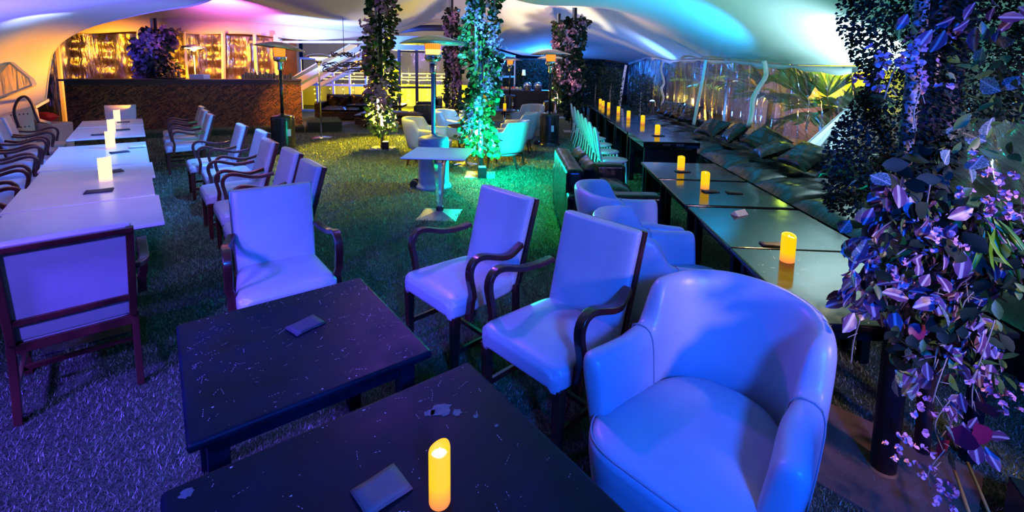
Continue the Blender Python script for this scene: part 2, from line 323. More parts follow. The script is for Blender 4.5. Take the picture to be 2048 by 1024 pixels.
# ------------------------------------------------------------------ armchair with wooden arms
def make_armchair():
    r = empty('armchair')
    # seat: upholstered pad that wraps over the front rail, slightly crowned
    mb = MB(); W0, W1, D0, D1 = .235, .275, -.25, .27
    def fn(u, v):
        a = u * 2 * PI
        cs, sn = math.cos(a), math.sin(a); e = .22
        x = math.copysign(abs(cs) ** e, cs); y = math.copysign(abs(sn) ** e, sn)
        ring = [(.0, .478), (.45, .480), (.80, .474), (.94, .462), (1.0, .440), (1.0, .40), (.99, .375), (.96, .365), (0, .365)]
        k = v * (len(ring) - 1); i = min(int(k), len(ring) - 2); t = k - i
        s_ = ring[i][0] * (1 - t) + ring[i + 1][0] * t; z = ring[i][1] * (1 - t) + ring[i + 1][1] * t
        yy = (D0 + D1) / 2 + y * (D1 - D0) / 2 * s_; ww = W0 + (W1 - W0) * (yy - D0) / (D1 - D0)
        if y > .9 and abs(x) > .8 and .9 < s_ and z < .45: z -= .02
        return (x * ww * s_, yy, z)
    mb.grid(fn, 48, 9 * 3 - 2, closeu=True)
    mb.build('seat', M['leather'], r, smooth=True)
    # backrest pad (leaning back) between the posts
    mb = MB(); tilt = lambda z: -.235 - .135 * (z - .44) / .48
    def fb(u, v):
        a = u * 2 * PI; cs, sn = math.cos(a), math.sin(a)
        z = .40 + .53 * v; w = .232 + .014 * v
        x = math.copysign(abs(cs) ** .25, cs) * w; t = math.copysign(abs(sn) ** .5, sn)
        dd = .030 * t + (.012 * (1 - (x / w) ** 2) if t > 0 else 0)
        edge = min(1, (1 - v) / .05, 1); z -= .012 * (1 - edge) * 0
        return (x, tilt(z) + dd, z)
    mb.grid(fb, 40, 12, closeu=True); n0 = 11 * 40
    mb.f.append(tuple(range(n0, n0 + 40))); mb.f.append(tuple(range(40))[::-1])
    mb.build('backrest', M['leather'], r, smooth=False, bevel=.012, seg=2)
    fr = MB()
    for s in (-1, 1):
        fr.ribbon([(s * .226, tilt(.40) - .040, .40), (s * .230, tilt(.6) - .042, .6), (s * .236, tilt(.92) - .042, .92)], .034, .030)
    fr.box((-.247, tilt(.925) - .056, .893), (.247, tilt(.925) - .026, .920))
    fr.box((-.235, tilt(.52) - .050, .50), (.235, tilt(.52) - .022, .53)); fr.box((-.235, -.262, .345), (.235, -.236, .395))
    fr.build('back_frame', M['wood'], r, bevel=.004)
    pn = MB(); pn.hexa([(-.22, tilt(.53) - .034, .53), (.22, tilt(.53) - .034, .53), (.22, tilt(.53) - .02, .53), (-.22, tilt(.53) - .02, .53)], [(-.228, tilt(.9) - .034, .905), (.228, tilt(.9) - .034, .905), (.228, tilt(.9) - .02, .905), (-.228, tilt(.9) - .02, .905)])
    pn.build('back_panel', M['leather'], r)
    path = [(-.265, .665), (-.20, .650), (-.13, .642), (-.06, .650), (.01, .672), (.07, .690), (.115, .692), (.150, .675), (.170, .640), (.172, .595), (.160, .54), (.150, .48), (.156, .42), (.165, .365), (.165, .345)]
    # smooth the arm path
    P = [Vector((0, a, b)) for a, b in path]; Q = []
    for i in range(len(P) - 1):
        p0, p1, p2, p3 = P[max(i - 1, 0)], P[i], P[i + 1], P[min(i + 2, len(P) - 1)]
        for t in (0, .5): Q.append(.5 * ((2 * p1) + (p2 - p0) * t + (2 * p0 - 5 * p1 + 4 * p2 - p3) * t * t + (3 * p1 - p0 - 3 * p2 + p3) * t ** 3))
    Q.append(P[-1])
    for s in (-1, 1):
        a = MB(); a.ribbon([Vector((s * (.252 + .045 * min(1, max(0, (q.y + .265) / .15)) - (.012 if q.z < .45 else 0)), q.y, q.z)) for q in Q], .046, .031)
        a.build('armrest', M['wood'], r, bevel=.006)
    for s in (-1, 1):
        l = MB(); l.hexa([(s * .235 - .017, .215, 0), (s * .235 + .017, .215, 0), (s * .235 + .017, .249, 0), (s * .235 - .017, .249, 0)], [(s * .24 - .023, .205, .37), (s * .24 + .023, .205, .37), (s * .24 + .023, .255, .37), (s * .24 - .023, .255, .37)])
        l.build('leg', M['wood'], r, bevel=.003)
        l = MB(); l.ribbon([(s * .232, -.215 - .06, 0), (s * .232, -.245, .2), (s * .232, tilt(.41) - .018, .41)], .032, .038); l.build('leg', M['wood'], r, bevel=.003)
    for s in (-1, 1): MB().box((s * .232 - .009, -.25, .135), (s * .232 + .009, .225, .165)).build('stretcher', M['wood'], r)
    MB().box((-.225, -.02, .138), (.225, .0, .162)).build('stretcher', M['wood'], r)
    return r
chair0 = make_armchair(); _used = [False]
def place(proto, used, x, y, dx, dy, label, group=None, cat=None):
    rz = face_dir(dx, dy)
    if not used[0]:
        used[0] = True; proto.location = (x, y, 0); proto.rotation_euler = (0, 0, rz); o = proto; tag(o, label, cat, group)
    else: o = copy_tree(proto, (x, y, 0), rz); tag(o, label, cat, group); 
    if not group and 'group' in o: del o['group']
    return o
def ac(x, y, dx, dy, label, group): return place(chair0, _used, x, y, dx, dy, label, group, 'armchair')
GF = 'armchairs around the scratched black tables'
ac(-.30, 2.78, -.727, -.686, 'white armchair with wooden arms between the pedestal table and the scratched black tables', GF)
ac(.22, 2.20, -.727, -.686, 'white armchair with wooden arms next to the big rounded tub chair', GF)
ac(-1.41, 2.78, .56, -.83, 'white leather armchair facing the camera behind the black table with the blue napkin', GF)
ac(-2.37, 2.43, -.66, .75, 'white leather armchair seen from behind at the near end of the white tables', GF)
P0 = Vector((-2.2, 2.86, 0)); RD = Vector((-.63, .777, 0)); RN = Vector((.777, .63, 0))
ords = ['first', 'second', 'third', 'fourth', 'fifth', 'sixth', 'seventh', 'eighth']
GR = 'armchairs along the white tables'
for i, (a, p) in enumerate([(7.22, .90), (6.28, .86), (5.40, .84), (3.52, 1.0), (2.66, 1.09), (1.79, .99), (.99, 1.02), (.25, 1.0)]):
    q = P0 + RD * (a + .24) + RN * (p - .33)
    ac(q.x, q.y, -RN.x, -RN.y, 'white armchair on the aisle side of the white tables, %s from the bar' % ords[i], GR)
for i, (a, p) in enumerate([(6.75, -1.27), (6.0, -1.25), (5.15, -1.25), (4.35, -1.2), (3.5, -1.15), (2.6, -1.12), (1.7, -1.05)]):
    q = P0 + RD * a + RN * p
    ac(q.x, q.y, RN.x, RN.y, 'white armchair on the outer side of the white tables, %s from the bar' % ords[i], GR)
ac(-7.62, 9.05, .63, -.777, 'white armchair at the head of the white tables, its back to the bar', GR)

# ------------------------------------------------------------------ tub chair
def make_tub():
    r = empty('tub_chair')
    R, F = .285, .25
    def plan(t):                       # t 0..1 round the horseshoe: centre-line point and outward normal
        L1 = F + .02; L2 = PI * R; s = t * (2 * L1 + L2)
        if s < L1: return Vector((R, F - s, 0)), Vector((1, 0, 0))
        if s > L1 + L2: return Vector((-R, -.02 + (s - L1 - L2), 0)), Vector((-1, 0, 0))
        a = (s - L1) / R; return Vector((R * math.cos(a), -.02 - R * math.sin(a), 0)), Vector((math.cos(a), -math.sin(a), 0))
    def sm(x): x = max(0, min(1, x)); return x * x * (3 - 2 * x)
    def top(t):
        d = min(t, 1 - t)
        return .650 + .015 * sm(d / .2) + .165 * sm((d - .205) / .07) + .025 * sm((d - .27) / .2)
    prof = [(-.5, .36), (-.5, .45), (-.5, .60), (-.50, .80), (-.47, .90), (-.36, .97), (-.15, 1.0), (.15, 1.0), (.38, .97), (.50, .89), (.53, .78), (.52, .6), (.50, .4), (.46, .2), (.40, .0)]
    T = .085; mb = MB(); n = 57
    def section(t, shrink=1.0, push=0.0):
        p, nn = plan(t); h = top(t); b = .24; back = sm((min(t, 1 - t) - .2) / .2); V = []
        fwd = Vector((0, 1, 0)) * push
        for k, (o, z) in enumerate(prof):
            zz = b + (h - b) * z; zc = (b + h) / 2; zz = zc + (zz - zc) * (1 - (1 - shrink) * .25)
            lean = (.075 * back + .03) * ((zz - .3) / .5) - (.05 * back) * max(0, .45 - zz)
            fl = .035 * (1 - back) * max(0, 1 - min(t, 1 - t) / .12) * max(0, (zz - .3) / .3)
            V.append(p + nn * (o * T * (1.0 + .25 * (1 - back)) * shrink + lean + fl) + fwd + Vector((0, 0, zz)))
        return V
    rows = [section(0, .35, .045), section(0, .8, .035), section(0, .97, .015)] + [section(i / (n - 1)) for i in range(n)] + [section(1, .97, .015), section(1, .8, .035), section(1, .35, .045)]
    m = len(prof); V = [p for row in rows for p in row]; k = len(rows)
    Fc = [(i * m + j, i * m + (j + 1) % m, (i + 1) * m + (j + 1) % m, (i + 1) * m + j) for i in range(k - 1) for j in range(m)]
    Fc += [tuple(range(m))[::-1], tuple((k - 1) * m + j for j in range(m))]
    mb.add(V, Fc); mb.build('shell', M['leather'], r, smooth=True, sub=1)
    # piping along the two shoulder seams
    for sgn in (0, 1):
        pp = []
        for j in range(0, m):
            t = .19 if sgn == 0 else .81
            sec = section(t); pp.append(sec[j] + plan(t)[1] * (.0025 if prof[j][0] > 0 else -.0025) + Vector((0, 0, .0025 if prof[j][1] > .9 else 0)))
        MB().tube(pp, .0032, 5).build('piping', M['piping'], r, smooth=True)
    s = MB()
    def fs(u, v):
        a = u * 2 * PI; cs, sn = math.cos(a), math.sin(a); e = .55 if sn > 0 else .9
        x = math.copysign(abs(cs) ** (.45 if sn > 0 else .9), cs); y = math.copysign(abs(sn) ** e, sn)
        ring = [(0, .472), (.5, .468), (.82, .452), (.95, .435), (1.0, .41), (1.0, .36), (.985, .31), (.97, .25), (.9, .23), (0, .23)]
        kk = v * (len(ring) - 1); i = min(int(kk), len(ring) - 2); t = kk - i
        s_ = ring[i][0] * (1 - t) + ring[i + 1][0] * t; z = ring[i][1] * (1 - t) + ring[i + 1][1] * t
        wx = .255 + (.075 if sn > 0 else .075 * (1 + sn)) * max(0, min(1, (y * .3 + .05) / .25)); return (x * wx * s_, .02 + y * (.415 if sn > 0 else .27) * s_, z)
    s.grid(fs, 56, 28, closeu=True); s.build('seat', M['leather'], r, smooth=True)
    pp = [];
    for i in range(25):
        a = PI * i / 24; x = math.copysign(abs(math.cos(a)) ** .45, math.cos(a)); y = abs(math.sin(a)) ** .55
        wx = .255 + .075 * max(0, min(1, (y * .3 + .05) / .25)); pp.append((x * wx * .985, .02 + y * .415 * .985, .428))
    MB().tube(pp, .0035, 5).build('seat_piping', M['piping'], r, smooth=True)
    for sx in (-1, 1):
        for y, dy in ((.22, .02), (-.24, -.06)):
            MB().hexa([(sx * .23 - .014, y + dy - .014, 0), (sx * .23 + .014, y + dy - .014, 0), (sx * .23 + .014, y + dy + .014, 0), (sx * .23 - .014, y + dy + .014, 0)],
                      [(sx * .22 - .022, y - .022, .25), (sx * .22 + .022, y - .022, .25), (sx * .22 + .022, y + .022, .25), (sx * .22 - .022, y + .022, .25)]).build('leg', M['wood'], r, bevel=.003)
    return r
M['piping'] = mat('leather piping', (.32, .32, .36), .5)
tub0 = make_tub(); _ut = [False]
def tb(x, y, dx, dy, label, group): return place(tub0, _ut, x, y, dx, dy, label, group, 'armchair')
tb(.755, 1.625, -.72, -.69, 'large rounded white tub chair nearest the camera, facing the scratched tables', 'tub chairs at the black tables')
tb(.95, 2.76, 1, -.04, 'white tub chair seen from behind, directly behind the biggest tub chair', 'tub chairs at the black tables')
tb(.94, 3.53, 1, -.02, 'white tub chair between the black leather sofa and the next tub chair', 'tub chairs at the black tables')
GT = 'tub chairs around the two round tables'
tb(-1.55, 8.45, .93, -.1, 'white tub chair behind the grey patio heater, nearest it at the round table', GT)
tb(-1.25, 10.1, .95, -.35, 'white tub chair between the round table and the black sofas, blue lit', GT)
tb(-.95, 11.6, .2, -1, 'amber lit tub chair behind the pole with cyan flowers', GT)
tb(-.12, 8.25, -.95, .30, 'cyan lit tub chair beside the cyan uplight, its back to the black patio heater', GT)
tb(.10, 9.75, -.9, .1, 'pale tub chair behind the cyan lit one, close to the black patio heater', GT)
tb(.42, 11.9, -.55, -.75, 'pinkish white tub chair at the far round table beside the buffet', GT)

# ------------------------------------------------------------------ black low tables
def low_table(cx, cy, rz, w, d, h, m, label, group, seed, scratches, leg=.06, corner=.012):
    r = empty('low_table', (cx, cy, 0), rz, label, 'table', group)
    MB().box((-w / 2, -d / 2, h - .032), (w / 2, d / 2, h)).build('tabletop', m, r, bevel=corner, seg=3)
    for a in (-1, 1):
        for b in (-1, 1):
            x, y = a * (w / 2 - .05 - leg / 2), b * (d / 2 - .05 - leg / 2)
            MB().box((x - leg / 2, y - leg / 2, 0), (x + leg / 2, y + leg / 2, h - .03)).build('leg', M['black_table'], r, bevel=.004)
    ap = MB(); i = .07
    for a in (-1, 1):
        ap.box((-w / 2 + i, a * (d / 2 - i) - .01, h - .10), (w / 2 - i, a * (d / 2 - i) + .01, h - .031)); ap.box((a * (w / 2 - i) - .01, -d / 2 + i, h - .10), (a * (w / 2 - i) + .01, d / 2 - i, h - .031))
    ap.build('apron', M['black_table'], r)
    rnd = random.Random(seed); sb = MB(); z = h + .0006
    for _ in range(scratches):
        x, y = rnd.uniform(-.46, .46) * w, rnd.uniform(-.46, .46) * d
        if rnd.random() < .55: x = w * .5 * (rnd.random() ** .6 * rnd.choice((-1, 1))) * .94
        a = rnd.gauss(.9, .9); ln = rnd.choice((.004, .007, .012, .02, .035)) * rnd.uniform(.6, 1.3); wd = rnd.uniform(.0005, .0014); 
        k = 1 + int(ln / .012)
        for j in range(k):
            x0 = x + math.cos(a) * ln * j / k; y0 = y + math.sin(a) * ln * j / k; l2 = ln / k * rnd.uniform(.5, .9)
            dx, dy = math.cos(a) * l2, math.sin(a) * l2; nx, ny = -math.sin(a) * wd, math.cos(a) * wd
            if abs(x0 + dx) < w * .485 and abs(y0 + dy) < d * .485: sb.add([(x0, y0, z), (x0 + dx * .5 + nx, y0 + dy * .5 + ny, z), (x0 + dx, y0 + dy, z), (x0 + dx * .5 - nx, y0 + dy * .5 - ny, z)], [(3, 2, 1, 0)])
    for _ in range(scratches // 5):        # chips and worn spots
        x, y = rnd.uniform(-.46, .46) * w, rnd.choice((rnd.uniform(-.46, .46), .47, -.47)) * d; q = rnd.uniform(.001, .004); n = 7
        sb.add([(x + math.cos(k * 2 * PI / n) * q * rnd.uniform(.4, 1.6), y + math.sin(k * 2 * PI / n) * q * rnd.uniform(.4, 1), z) for k in range(n)], [tuple(range(n))])
    sb.build('scratches', M['scratch'], r)
    return r
GB = 'black low tables'
low_table(-.852, 1.779, .651, .786, .801, .646, M['black_table'], 'scratched black low table with a blue napkin, in front of the camera-facing armchair', GB, 1, 210)
t2 = low_table(-.262, 1.02, .648, .93, .86, .646, M['black_table'], 'scratched black low table nearest the camera, with a glowing candle and a brown napkin', GB, 2, 120, corner=.02)
stain_m = mat('paint stain', (.06, .09, .11), .45, bump=.6, bscale=60)
def blob(mb, x, y, z, r0, seed, n=16):
    rnd = random.Random(seed); mb.add([(x + math.cos(k * 2 * PI / n) * r0 * rnd.uniform(.55, 1.2), y + math.sin(k * 2 * PI / n) * r0 * rnd.uniform(.55, 1), z) for k in range(n)], [tuple(range(n))])
for x, y, q in ((.26, .26, .035), (.29, .22, .02), (.22, .27, .018), (.33, .17, .010), (.36, .10, .007), (.22, .335, .006), (-.41, .38, .02)): st = MB(); blob(st, x, y, .6472, q, int(x * 100)); st.build('paint_stain', stain_m, t2)
b = -.07; UX, UY = Vector((math.cos(b), math.sin(b), 0)), Vector((-math.sin(b), math.cos(b), 0)); BL5 = Vector((1.353, 2.796, 0)); W5, D5 = .867, .904
low_lab = ['pale glaring black low table beside the big flowered pole, nearest of its row', 'black low table with a folded white card and a black napkin', 'black low table with one candle and two dark coasters', 'black low table beside the black sofa, farthest of the low ones']
for i, g in enumerate((0, .878, 1.803, 2.731)):
    q = BL5 + UY * g + UX * W5 / 2 - UY * D5 / 2
    if i: q = BL5 + UY * (g - .878 * 0) + UX * W5 / 2 - UY * D5 / 2
    low_table(q.x, q.y, b, W5 - .004, .870, .659, M['black_table2'], low_lab[i], GB, 10 + i, (60, 50, 60, 30)[i], leg=.05)

# high tables further down the same row
GH = 'high black tables along the benches'
HX = lambda y: 1.80 + .052 * (y - 6.3)
def high_table(y0, y1, h, thick, label, carved=False):
    w = .76; cx, cy = HX((y0 + y1) / 2) + w / 2, (y0 + y1) / 2; d = y1 - y0
    r = empty('high_table', (cx, cy, 0), -.052, label, 'table', GH)
    MB().box((-w / 2, -d / 2, h - thick), (w / 2, d / 2, h)).build('tabletop', M['black_table2'], r, bevel=.006)
    for a in (-1, 1):
        for c_ in (-1, 1):
            x, y = a * (w / 2 - .06), c_ * (d / 2 - .07); MB().box((x - .035, y - .035, 0), (x + .035, y + .035, h - thick)).build('leg', M['black_table'], r, bevel=.004)
    MB().box((-w / 2 + .03, -d / 2 + .04, .06), (w / 2 - .03, -d / 2 + .07, h - thick - .03)).build('end_panel', M['black_table'], r)
    if carved:
        mb = MB()
        for x0 in (-.10, .08):
            for k in range(3): mb.tube([(x0 + k * .035 + .014 * math.cos(t), -d / 2 - .004, h - thick / 2 + .012 * math.sin(t)) for t in np.linspace(0, 5, 9)], .002, 4)
        mb.build('carving', M['piping'], r)
high_table(6.30, 7.40, .78, .085, 'high black table with a thick carved edge, nearest of the high ones', True)
for k, (a, c_) in enumerate(((7.50, 8.75), (8.80, 10.05), (10.1, 11.5), (11.55, 13.0), (13.05, 14.6))):
    high_table(a, c_, .76, .05, 'plain high black table with candles, %s after the carved one' % ords[k])

# ------------------------------------------------------------------ white tables on pedestals
GW = 'white tables in the long row'
wl = ['white table behind the armchair that is seen from behind, nearest of its row', 'white table carrying the near candle and a dark napkin', 'white table behind the near candle', 'white table with a napkin and no candle', 'white table with a candle and a white card before the gap', 'white table just past the gap in the row', 'white table nearest the bar, in front of the head chair']
def pedestal(r, dcol, h, foot=.22):
    MB().box((-foot, -foot, 0), (foot, foot, .012)).lathe([(.05, .01), (.03, .04), (.025, .06), (.025, h - .03), (.09, h - .02)], 12).build('pedestal', dcol, r, bevel=.003)
for i, (a0, a1) in enumerate([(-.02, .78), (.78, 1.57), (1.57, 2.34), (2.34, 3.21), (3.21, 4.01), (4.67, 6.14), (6.14, 7.24)]):
    q = P0 + RD * (a0 + a1) / 2 - RN * .405 + RN * random.Random(i).uniform(-.015, .015); L = a1 - a0 - .008; dz = (0, .004, -.003, .004, -.002, .0, .005)[i]
    r = empty('white_table', (q.x, q.y, 0), face_dir(RD.x, RD.y), wl[i], 'table', GW)
    MB().box((-.405, -L / 2, .732 + dz), (.405, L / 2, .752 + dz)).build('tabletop', M['white_top'], r, bevel=.002)
    MB().box((-.403, -L / 2 + .002, .728 + dz), (.403, L / 2 - .002, .732 + dz)).build('edge_band', M['edge'], r)
    pedestal(r, M['iron'], .73)
r = empty('pedestal_table', (-.85, 5.43, 0), -.068, 'small square pale table on a clear acrylic column, standing alone on the turf', 'table')
MB().box((-.36, -.36, .735), (.36, .36, .75)).build('tabletop', M['white_top'], r, bevel=.002)
MB().box((-.358, -.358, .73), (.358, .358, .735)).build('edge_band', M['edge'], r)
MB().lathe([(.035, .05), (.045, .2), (.06, .45), (.075, .62), (.10, .70), (.15, .73)], 8).build('column', M['clear'], r)
MB().hexa([(-.235, -.235, 0), (.235, -.235, 0), (.235, .235, 0), (-.235, .235, 0)], [(-.03, -.03, .055), (.03, -.03, .055), (.03, .03, .055), (-.03, .03, .055)]).build('base', mat('pyramid base', (.3, .28, .3), .45, .4), r)
MB().lathe([(.045, .045), (.045, .10), (.03, .11)], 12).build('collar', M['iron'], r)
# round bistro tables
GRT = 'round glass tables'
for (x, y, lab) in ((-.83, 8.38, 'round dark glass table on a chrome column beside the cyan lit flowers'), (-.19, 11.8, 'round dark glass table with a candle, farther back by the buffet')):
    r = empty('round_table', (x, y, 0), 0, lab, 'table', GRT)
    MB().lathe([(.33, .705), (.345, .712), (.33, .72)], 40).build('tabletop', M['black_table2'], r)
    MB().lathe([(.028, .02), (.028, .705)], 14).build('column', M['chrome'], r, smooth=True)
    MB().lathe([(.22, 0), (.215, .012), (.05, .035), (.03, .06)], 32).build('base', M['steel'], r, smooth=True)

# ------------------------------------------------------------------ candles and napkins
def make_candle(rad, h, m, seed):
    r = empty('led_candle'); mb = MB(); n = 28; rnd = random.Random(seed); ph = rnd.uniform(0, 6)
    rim = lambda k: h + .006 * math.sin(k * 2 * PI / n + ph) + .003 * math.sin(2 * k * 2 * PI / n)
    V = []
    for lv in range(8):
        for k in range(n):
            c_, s_ = math.cos(k * 2 * PI / n), math.sin(k * 2 * PI / n)
            rr, z = [(rad * .94, 0), (rad, .004), (rad, h * .5), (rad, None), (rad * .96, None), (rad * .80, None), (rad * .78, h - .016), (rad * .3, h - .02)][lv]
            if z is None: z = rim(k) + (-.004, .001, -.003)[lv - 3]
            V.append((rr * c_, rr * s_, z))
    F = [(i * n + k, i * n + (k + 1) % n, (i + 1) * n + (k + 1) % n, (i + 1) * n + k) for i in range(7) for k in range(n)] + [tuple(range(n))[::-1]]
    wx = mb.add(V, F).build('wax', m, r, smooth=True)
    MB().lathe([(rad * .78, h - .0165), (rad * .4, h - .014), (.004, h - .008), (.0015, h + .002)], 20, cap=False).build('flame_bulb', M['candle_core'], wx, smooth=True)
    return r
cs = [make_candle(.027, .148, M['candle'], 1), make_candle(.0385, .155, M['candle'], 2), make_candle(.045, .20, M['candle_pale'], 3)]; cu = [False] * 3
def candle(k, x, y, z, label, group):
    o = cs[k] if not cu[k] else copy_tree(cs[k]); cu[k] = True; o.location = (x, y, z); tag(o, label, 'candle', group)
candle(0, -.17, 1.06, .6465, 'slim glowing candle on the scratched black table nearest the camera', 'candles on the low tables')
candle(1, 1.59, 2.58, .6595, 'glowing candle on the pale glaring table by the flowered pole', 'candles on the low tables')
candle(1, 1.79, 4.23, .6595, 'glowing candle standing at a dark coaster on the second farthest low table', 'candles on the low tables')
candle(1, 1.85, 5.02, .6595, 'glowing candle on the farthest low table, beside the sofa', 'candles on the low tables')
for k, (x, y) in enumerate(((2.18, 6.95), (2.43, 8.65), (2.40, 9.6), (2.45, 10.75), (2.50, 12.1), (2.48, 12.75), (2.56, 13.6))):
    candle(1, x, y, .7805 if k == 0 else .7605, 'glowing candle on the high tables, %s from the carved table end' % ords[k], 'candles on the high tables')
for (x, y, lab) in ((-3.42, 3.86, 'near pale glowing candle on the white tables'), (-4.72, 5.43, 'pale glowing candle before the gap in the white tables'), (-5.72, 6.62, 'pale glowing candle just beyond the gap in the white tables'), (-6.80, 8.0, 'farthest glowing candle on the white tables, before the head chair')):
    candle(2, x, y, .756, lab, 'candles on the white tables')
candle(1, -.83, 8.36, .7205, 'glowing candle on the near round table by the cyan flowers', 'candles on the round tables')
candle(1, -.19, 11.8, .7205, 'glowing candle on the far round table', 'candles on the round tables')
def napkin(x, y, z, rz, w, d, m, label, h=.008, cat='napkin', name='napkin'):
    mb = MB()
    for k in range(3):
        g = MB(); j = .0012 * k; zz = h / 3
        g.grid(lambda u, v: ((u - .5) * (w - j * 3), (v - .5) * (d - j * 3), k * zz + (zz * .9 if False else 0) + .0015 * math.sin(u * 5 + v * 3)), 6, 6)
        mb.add(g.v, g.f)
    o = mb.build(name, m, smooth=True, loc=(x, y, z + .0035), rz=rz, solid=.0028); tag(o, label, cat, 'napkins and cards on the tables'); return o
napkin(-.86, 1.86, .646, .95, .13, .095, M['napkin'], 'blue lit folded napkin on the scratched black table')
napkin(-.325, 1.09, .646, .75, .125, .10, M['napkin_brown'], 'brown folded napkin beside the slim candle')
napkin(1.64, 2.83, .6595, -.1, .13, .07, M['napkin'], 'dark napkin beside the candle on the pale glaring table')
napkin(1.80, 4.13, .6595, .1, .14, .08, M['napkin'], 'dark coaster under the candle of the second farthest low table')
napkin(2.0, 4.10, .6595, -.15, .13, .08, M['napkin'], 'dark coaster beside the one under the candle')
napkin(1.85, 4.97, .6595, .1, .15, .09, M['napkin'], 'dark coaster under the candle of the farthest low table')
napkin(2.18, 6.90, .7805, .1, .16, .11, M['napkin'], 'dark coaster under the candle on the carved high table')
for (x, y, rz, m_, lab) in ((-3.18, 3.52, .60, 'napkin', 'dark napkin at the foot of the near pale candle'), (-3.66, 4.19, .9, 'napkin', 'dark napkin behind the near pale candle'), (-4.38, 5.15, .85, 'napkin', 'dark napkin in front of the candle before the gap'), (-5.75, 6.45, .8, 'napkin', 'dark napkin past the gap, far side of the white table'), (-5.86, 6.98, .75, 'napkin', 'dark napkin past the gap beside the pale candle'), (-6.62, 7.91, .7, 'napkin', 'dark napkin on the white table nearest the bar'), (-4.48, 5.52, .75, 'paper', 'white card lying on the white table before the gap')):
    napkin(x, y, .756, rz, .17, .12, M[m_], lab, cat='napkin' if m_ == 'napkin' else 'card', name='napkin' if m_ == 'napkin' else 'card')
tag(MB().add([(-.06, -.035, 0), (.06, -.035, 0), (.06, .035, 0), (-.06, .035, 0), (-.06, 0, .035), (.06, 0, .035)], [(0, 1, 5, 4), (2, 3, 4, 5), (0, 4, 3), (1, 2, 5)]).build('folded_card', M['paper'], loc=(1.74, 3.46, .6598), rz=.5), 'white folded card standing on the black low table', 'card')

# ------------------------------------------------------------------ patio heaters
def make_heater(body, hot):
    r = empty('patio_heater')
    MB().lathe([(.255, 0), (.26, .02), (.25, .045), (.225, .065), (.222, .10), (.222, .70), (.215, .735), (.17, .755), (.06, .765), (.045, .79)], 40).build('tank_housing', body, r, smooth=True)
    MB().lathe([(.224, .155), (.227, .16), (.224, .165)], 40, cap=False).lathe([(.224, .66), (.227, .665), (.224, .67)], 40, cap=False).build('seam', body, r)
    MB().lathe([(.031, .77), (.031, 1.72)], 16).build('pole', body, r, smooth=True)
    MB().lathe([(.045, 1.66), (.05, 1.68), (.05, 1.80), (.055, 1.83)], 20).build('neck', M['chrome'], r, smooth=True)
    MB().lathe([(.055, 1.825), (.10, 1.84), (.118, 1.87), (.122, 1.92), (.116, 1.93)], 28).build('burner_bowl', M['chrome'], r, smooth=True)
    MB().lathe([(.098, 1.93), (.104, 1.99), (.106, 2.0)], 28).build('burner_screen', hot, r, smooth=True)
    MB().lathe([(.106, 2.0), (.11, 2.10)], 28, cap=False).build('flame_guard', M['burner_red'] if hot is M['burner_red'] else M['burner'], r, smooth=True)
    g = MB()
    for k in range(24):
        a = k * 2 * PI / 24; g.bar((.118 * math.cos(a), .118 * math.sin(a), 1.92), (.118 * math.cos(a), .118 * math.sin(a), 2.10), .003)
    g.build('grille', M['chrome'], [c for c in r.children if c.name.startswith('burner_bowl')][0])
    MB().lathe([(.46, 2.075), (.462, 2.082), (.40, 2.115), (.25, 2.165), (.12, 2.195), (.05, 2.20), (.05, 2.192), (.12, 2.185), (.25, 2.153), (.395, 2.103)], 48).build('reflector', M['steel'], r, smooth=True)
    for s in (0, 1): MB().lathe([(.035, -.02), (.06, -.02), (.06, .02), (.035, .02)], 16).build('wheel', M['black_metal'], r)
    for k, o in enumerate([c for c in r.children if c.name.startswith('wheel')]): o.rotation_euler = (PI / 2, 0, 0); o.location = (-.28, -.06 + .12 * k, .055)
    return r
hb = make_heater(M['black_metal'], M['burner']); hg = make_heater(M['grey_metal'], M['burner_hot'])
hb.location = (-4.65, 9.42, 0); hb.rotation_euler = (0, 0, .5); GHt = 'mushroom patio heaters'
MB().box((-.05, -.003, -.07), (.05, .003, .07)).build('sticker', M['sticker'], hb).location = Vector((.08, -.208, .42)); hb.children[-1].rotation_euler = (0, 0, .37)
tag(hb, 'black patio heater in front of the bar, its hood glowing red', 'patio heater', GHt)
hg.location = (-1.14, 6.73, 0); tag(hg, 'grey painted patio heater behind the small square table, glowing orange', 'patio heater', GHt)
h3 = copy_tree(hb, (.86, 10.69, 0), -.2, 'black patio heater beside the cyan lit tub chairs and the white plastic chairs', GHt)
h4 = copy_tree(hb, (1.20, 14.8, 0), .4, 'black patio heater half hidden behind the other black one near the buffet', GHt)
h5 = copy_tree(hb, (-.10, 18.1, 0), .1, 'black patio heater in front of the buffet table, farthest of all', GHt)
for hh in list(hb.children):
    if hh.name.startswith('reflector'): hh.rotation_euler = (.0, .12, 0); hh.location = (-.25, 0, .03)
# slim electric lamps
def heat_lamp(x, y, z0, h, label):
    r = empty('heat_lamp', (x, y, z0), 0, label, 'heater', 'slim electric heat lamps')
    MB().lathe([(.27, 0), (.27, .012), (.05, .03), (.022, .05)], 32).build('base', M['steel'], r, smooth=True)
    MB().lathe([(.022, .04), (.022, h - .22)], 12).build('pole', M['steel'], r, smooth=True)
    MB().lathe([(.05, h - .24), (.075, h - .20), (.07, h - .12)], 20).build('head', M['steel'], r, smooth=True)
    MB().lathe([(.06, h - .12), (.2, h - .10), (.21, h - .085), (.06, h - .07)], 32).build('glowing_ring', mat('glowing ring', (1, .6, .2), .5, emit=(1, .62, .16), estr=14), r, smooth=True)
    MB().lathe([(.30, h - .085), (.26, h - .05), (.12, h - .012), (.02, h), (.02, h - .008), (.12, h - .022), (.255, h - .06), (.295, h - .092)], 40).build('hood', M['steel'], r, smooth=True)
    point('heat_lamp_light', (x, y, z0 + h - .16), (1, .55, .08), 60, .1)
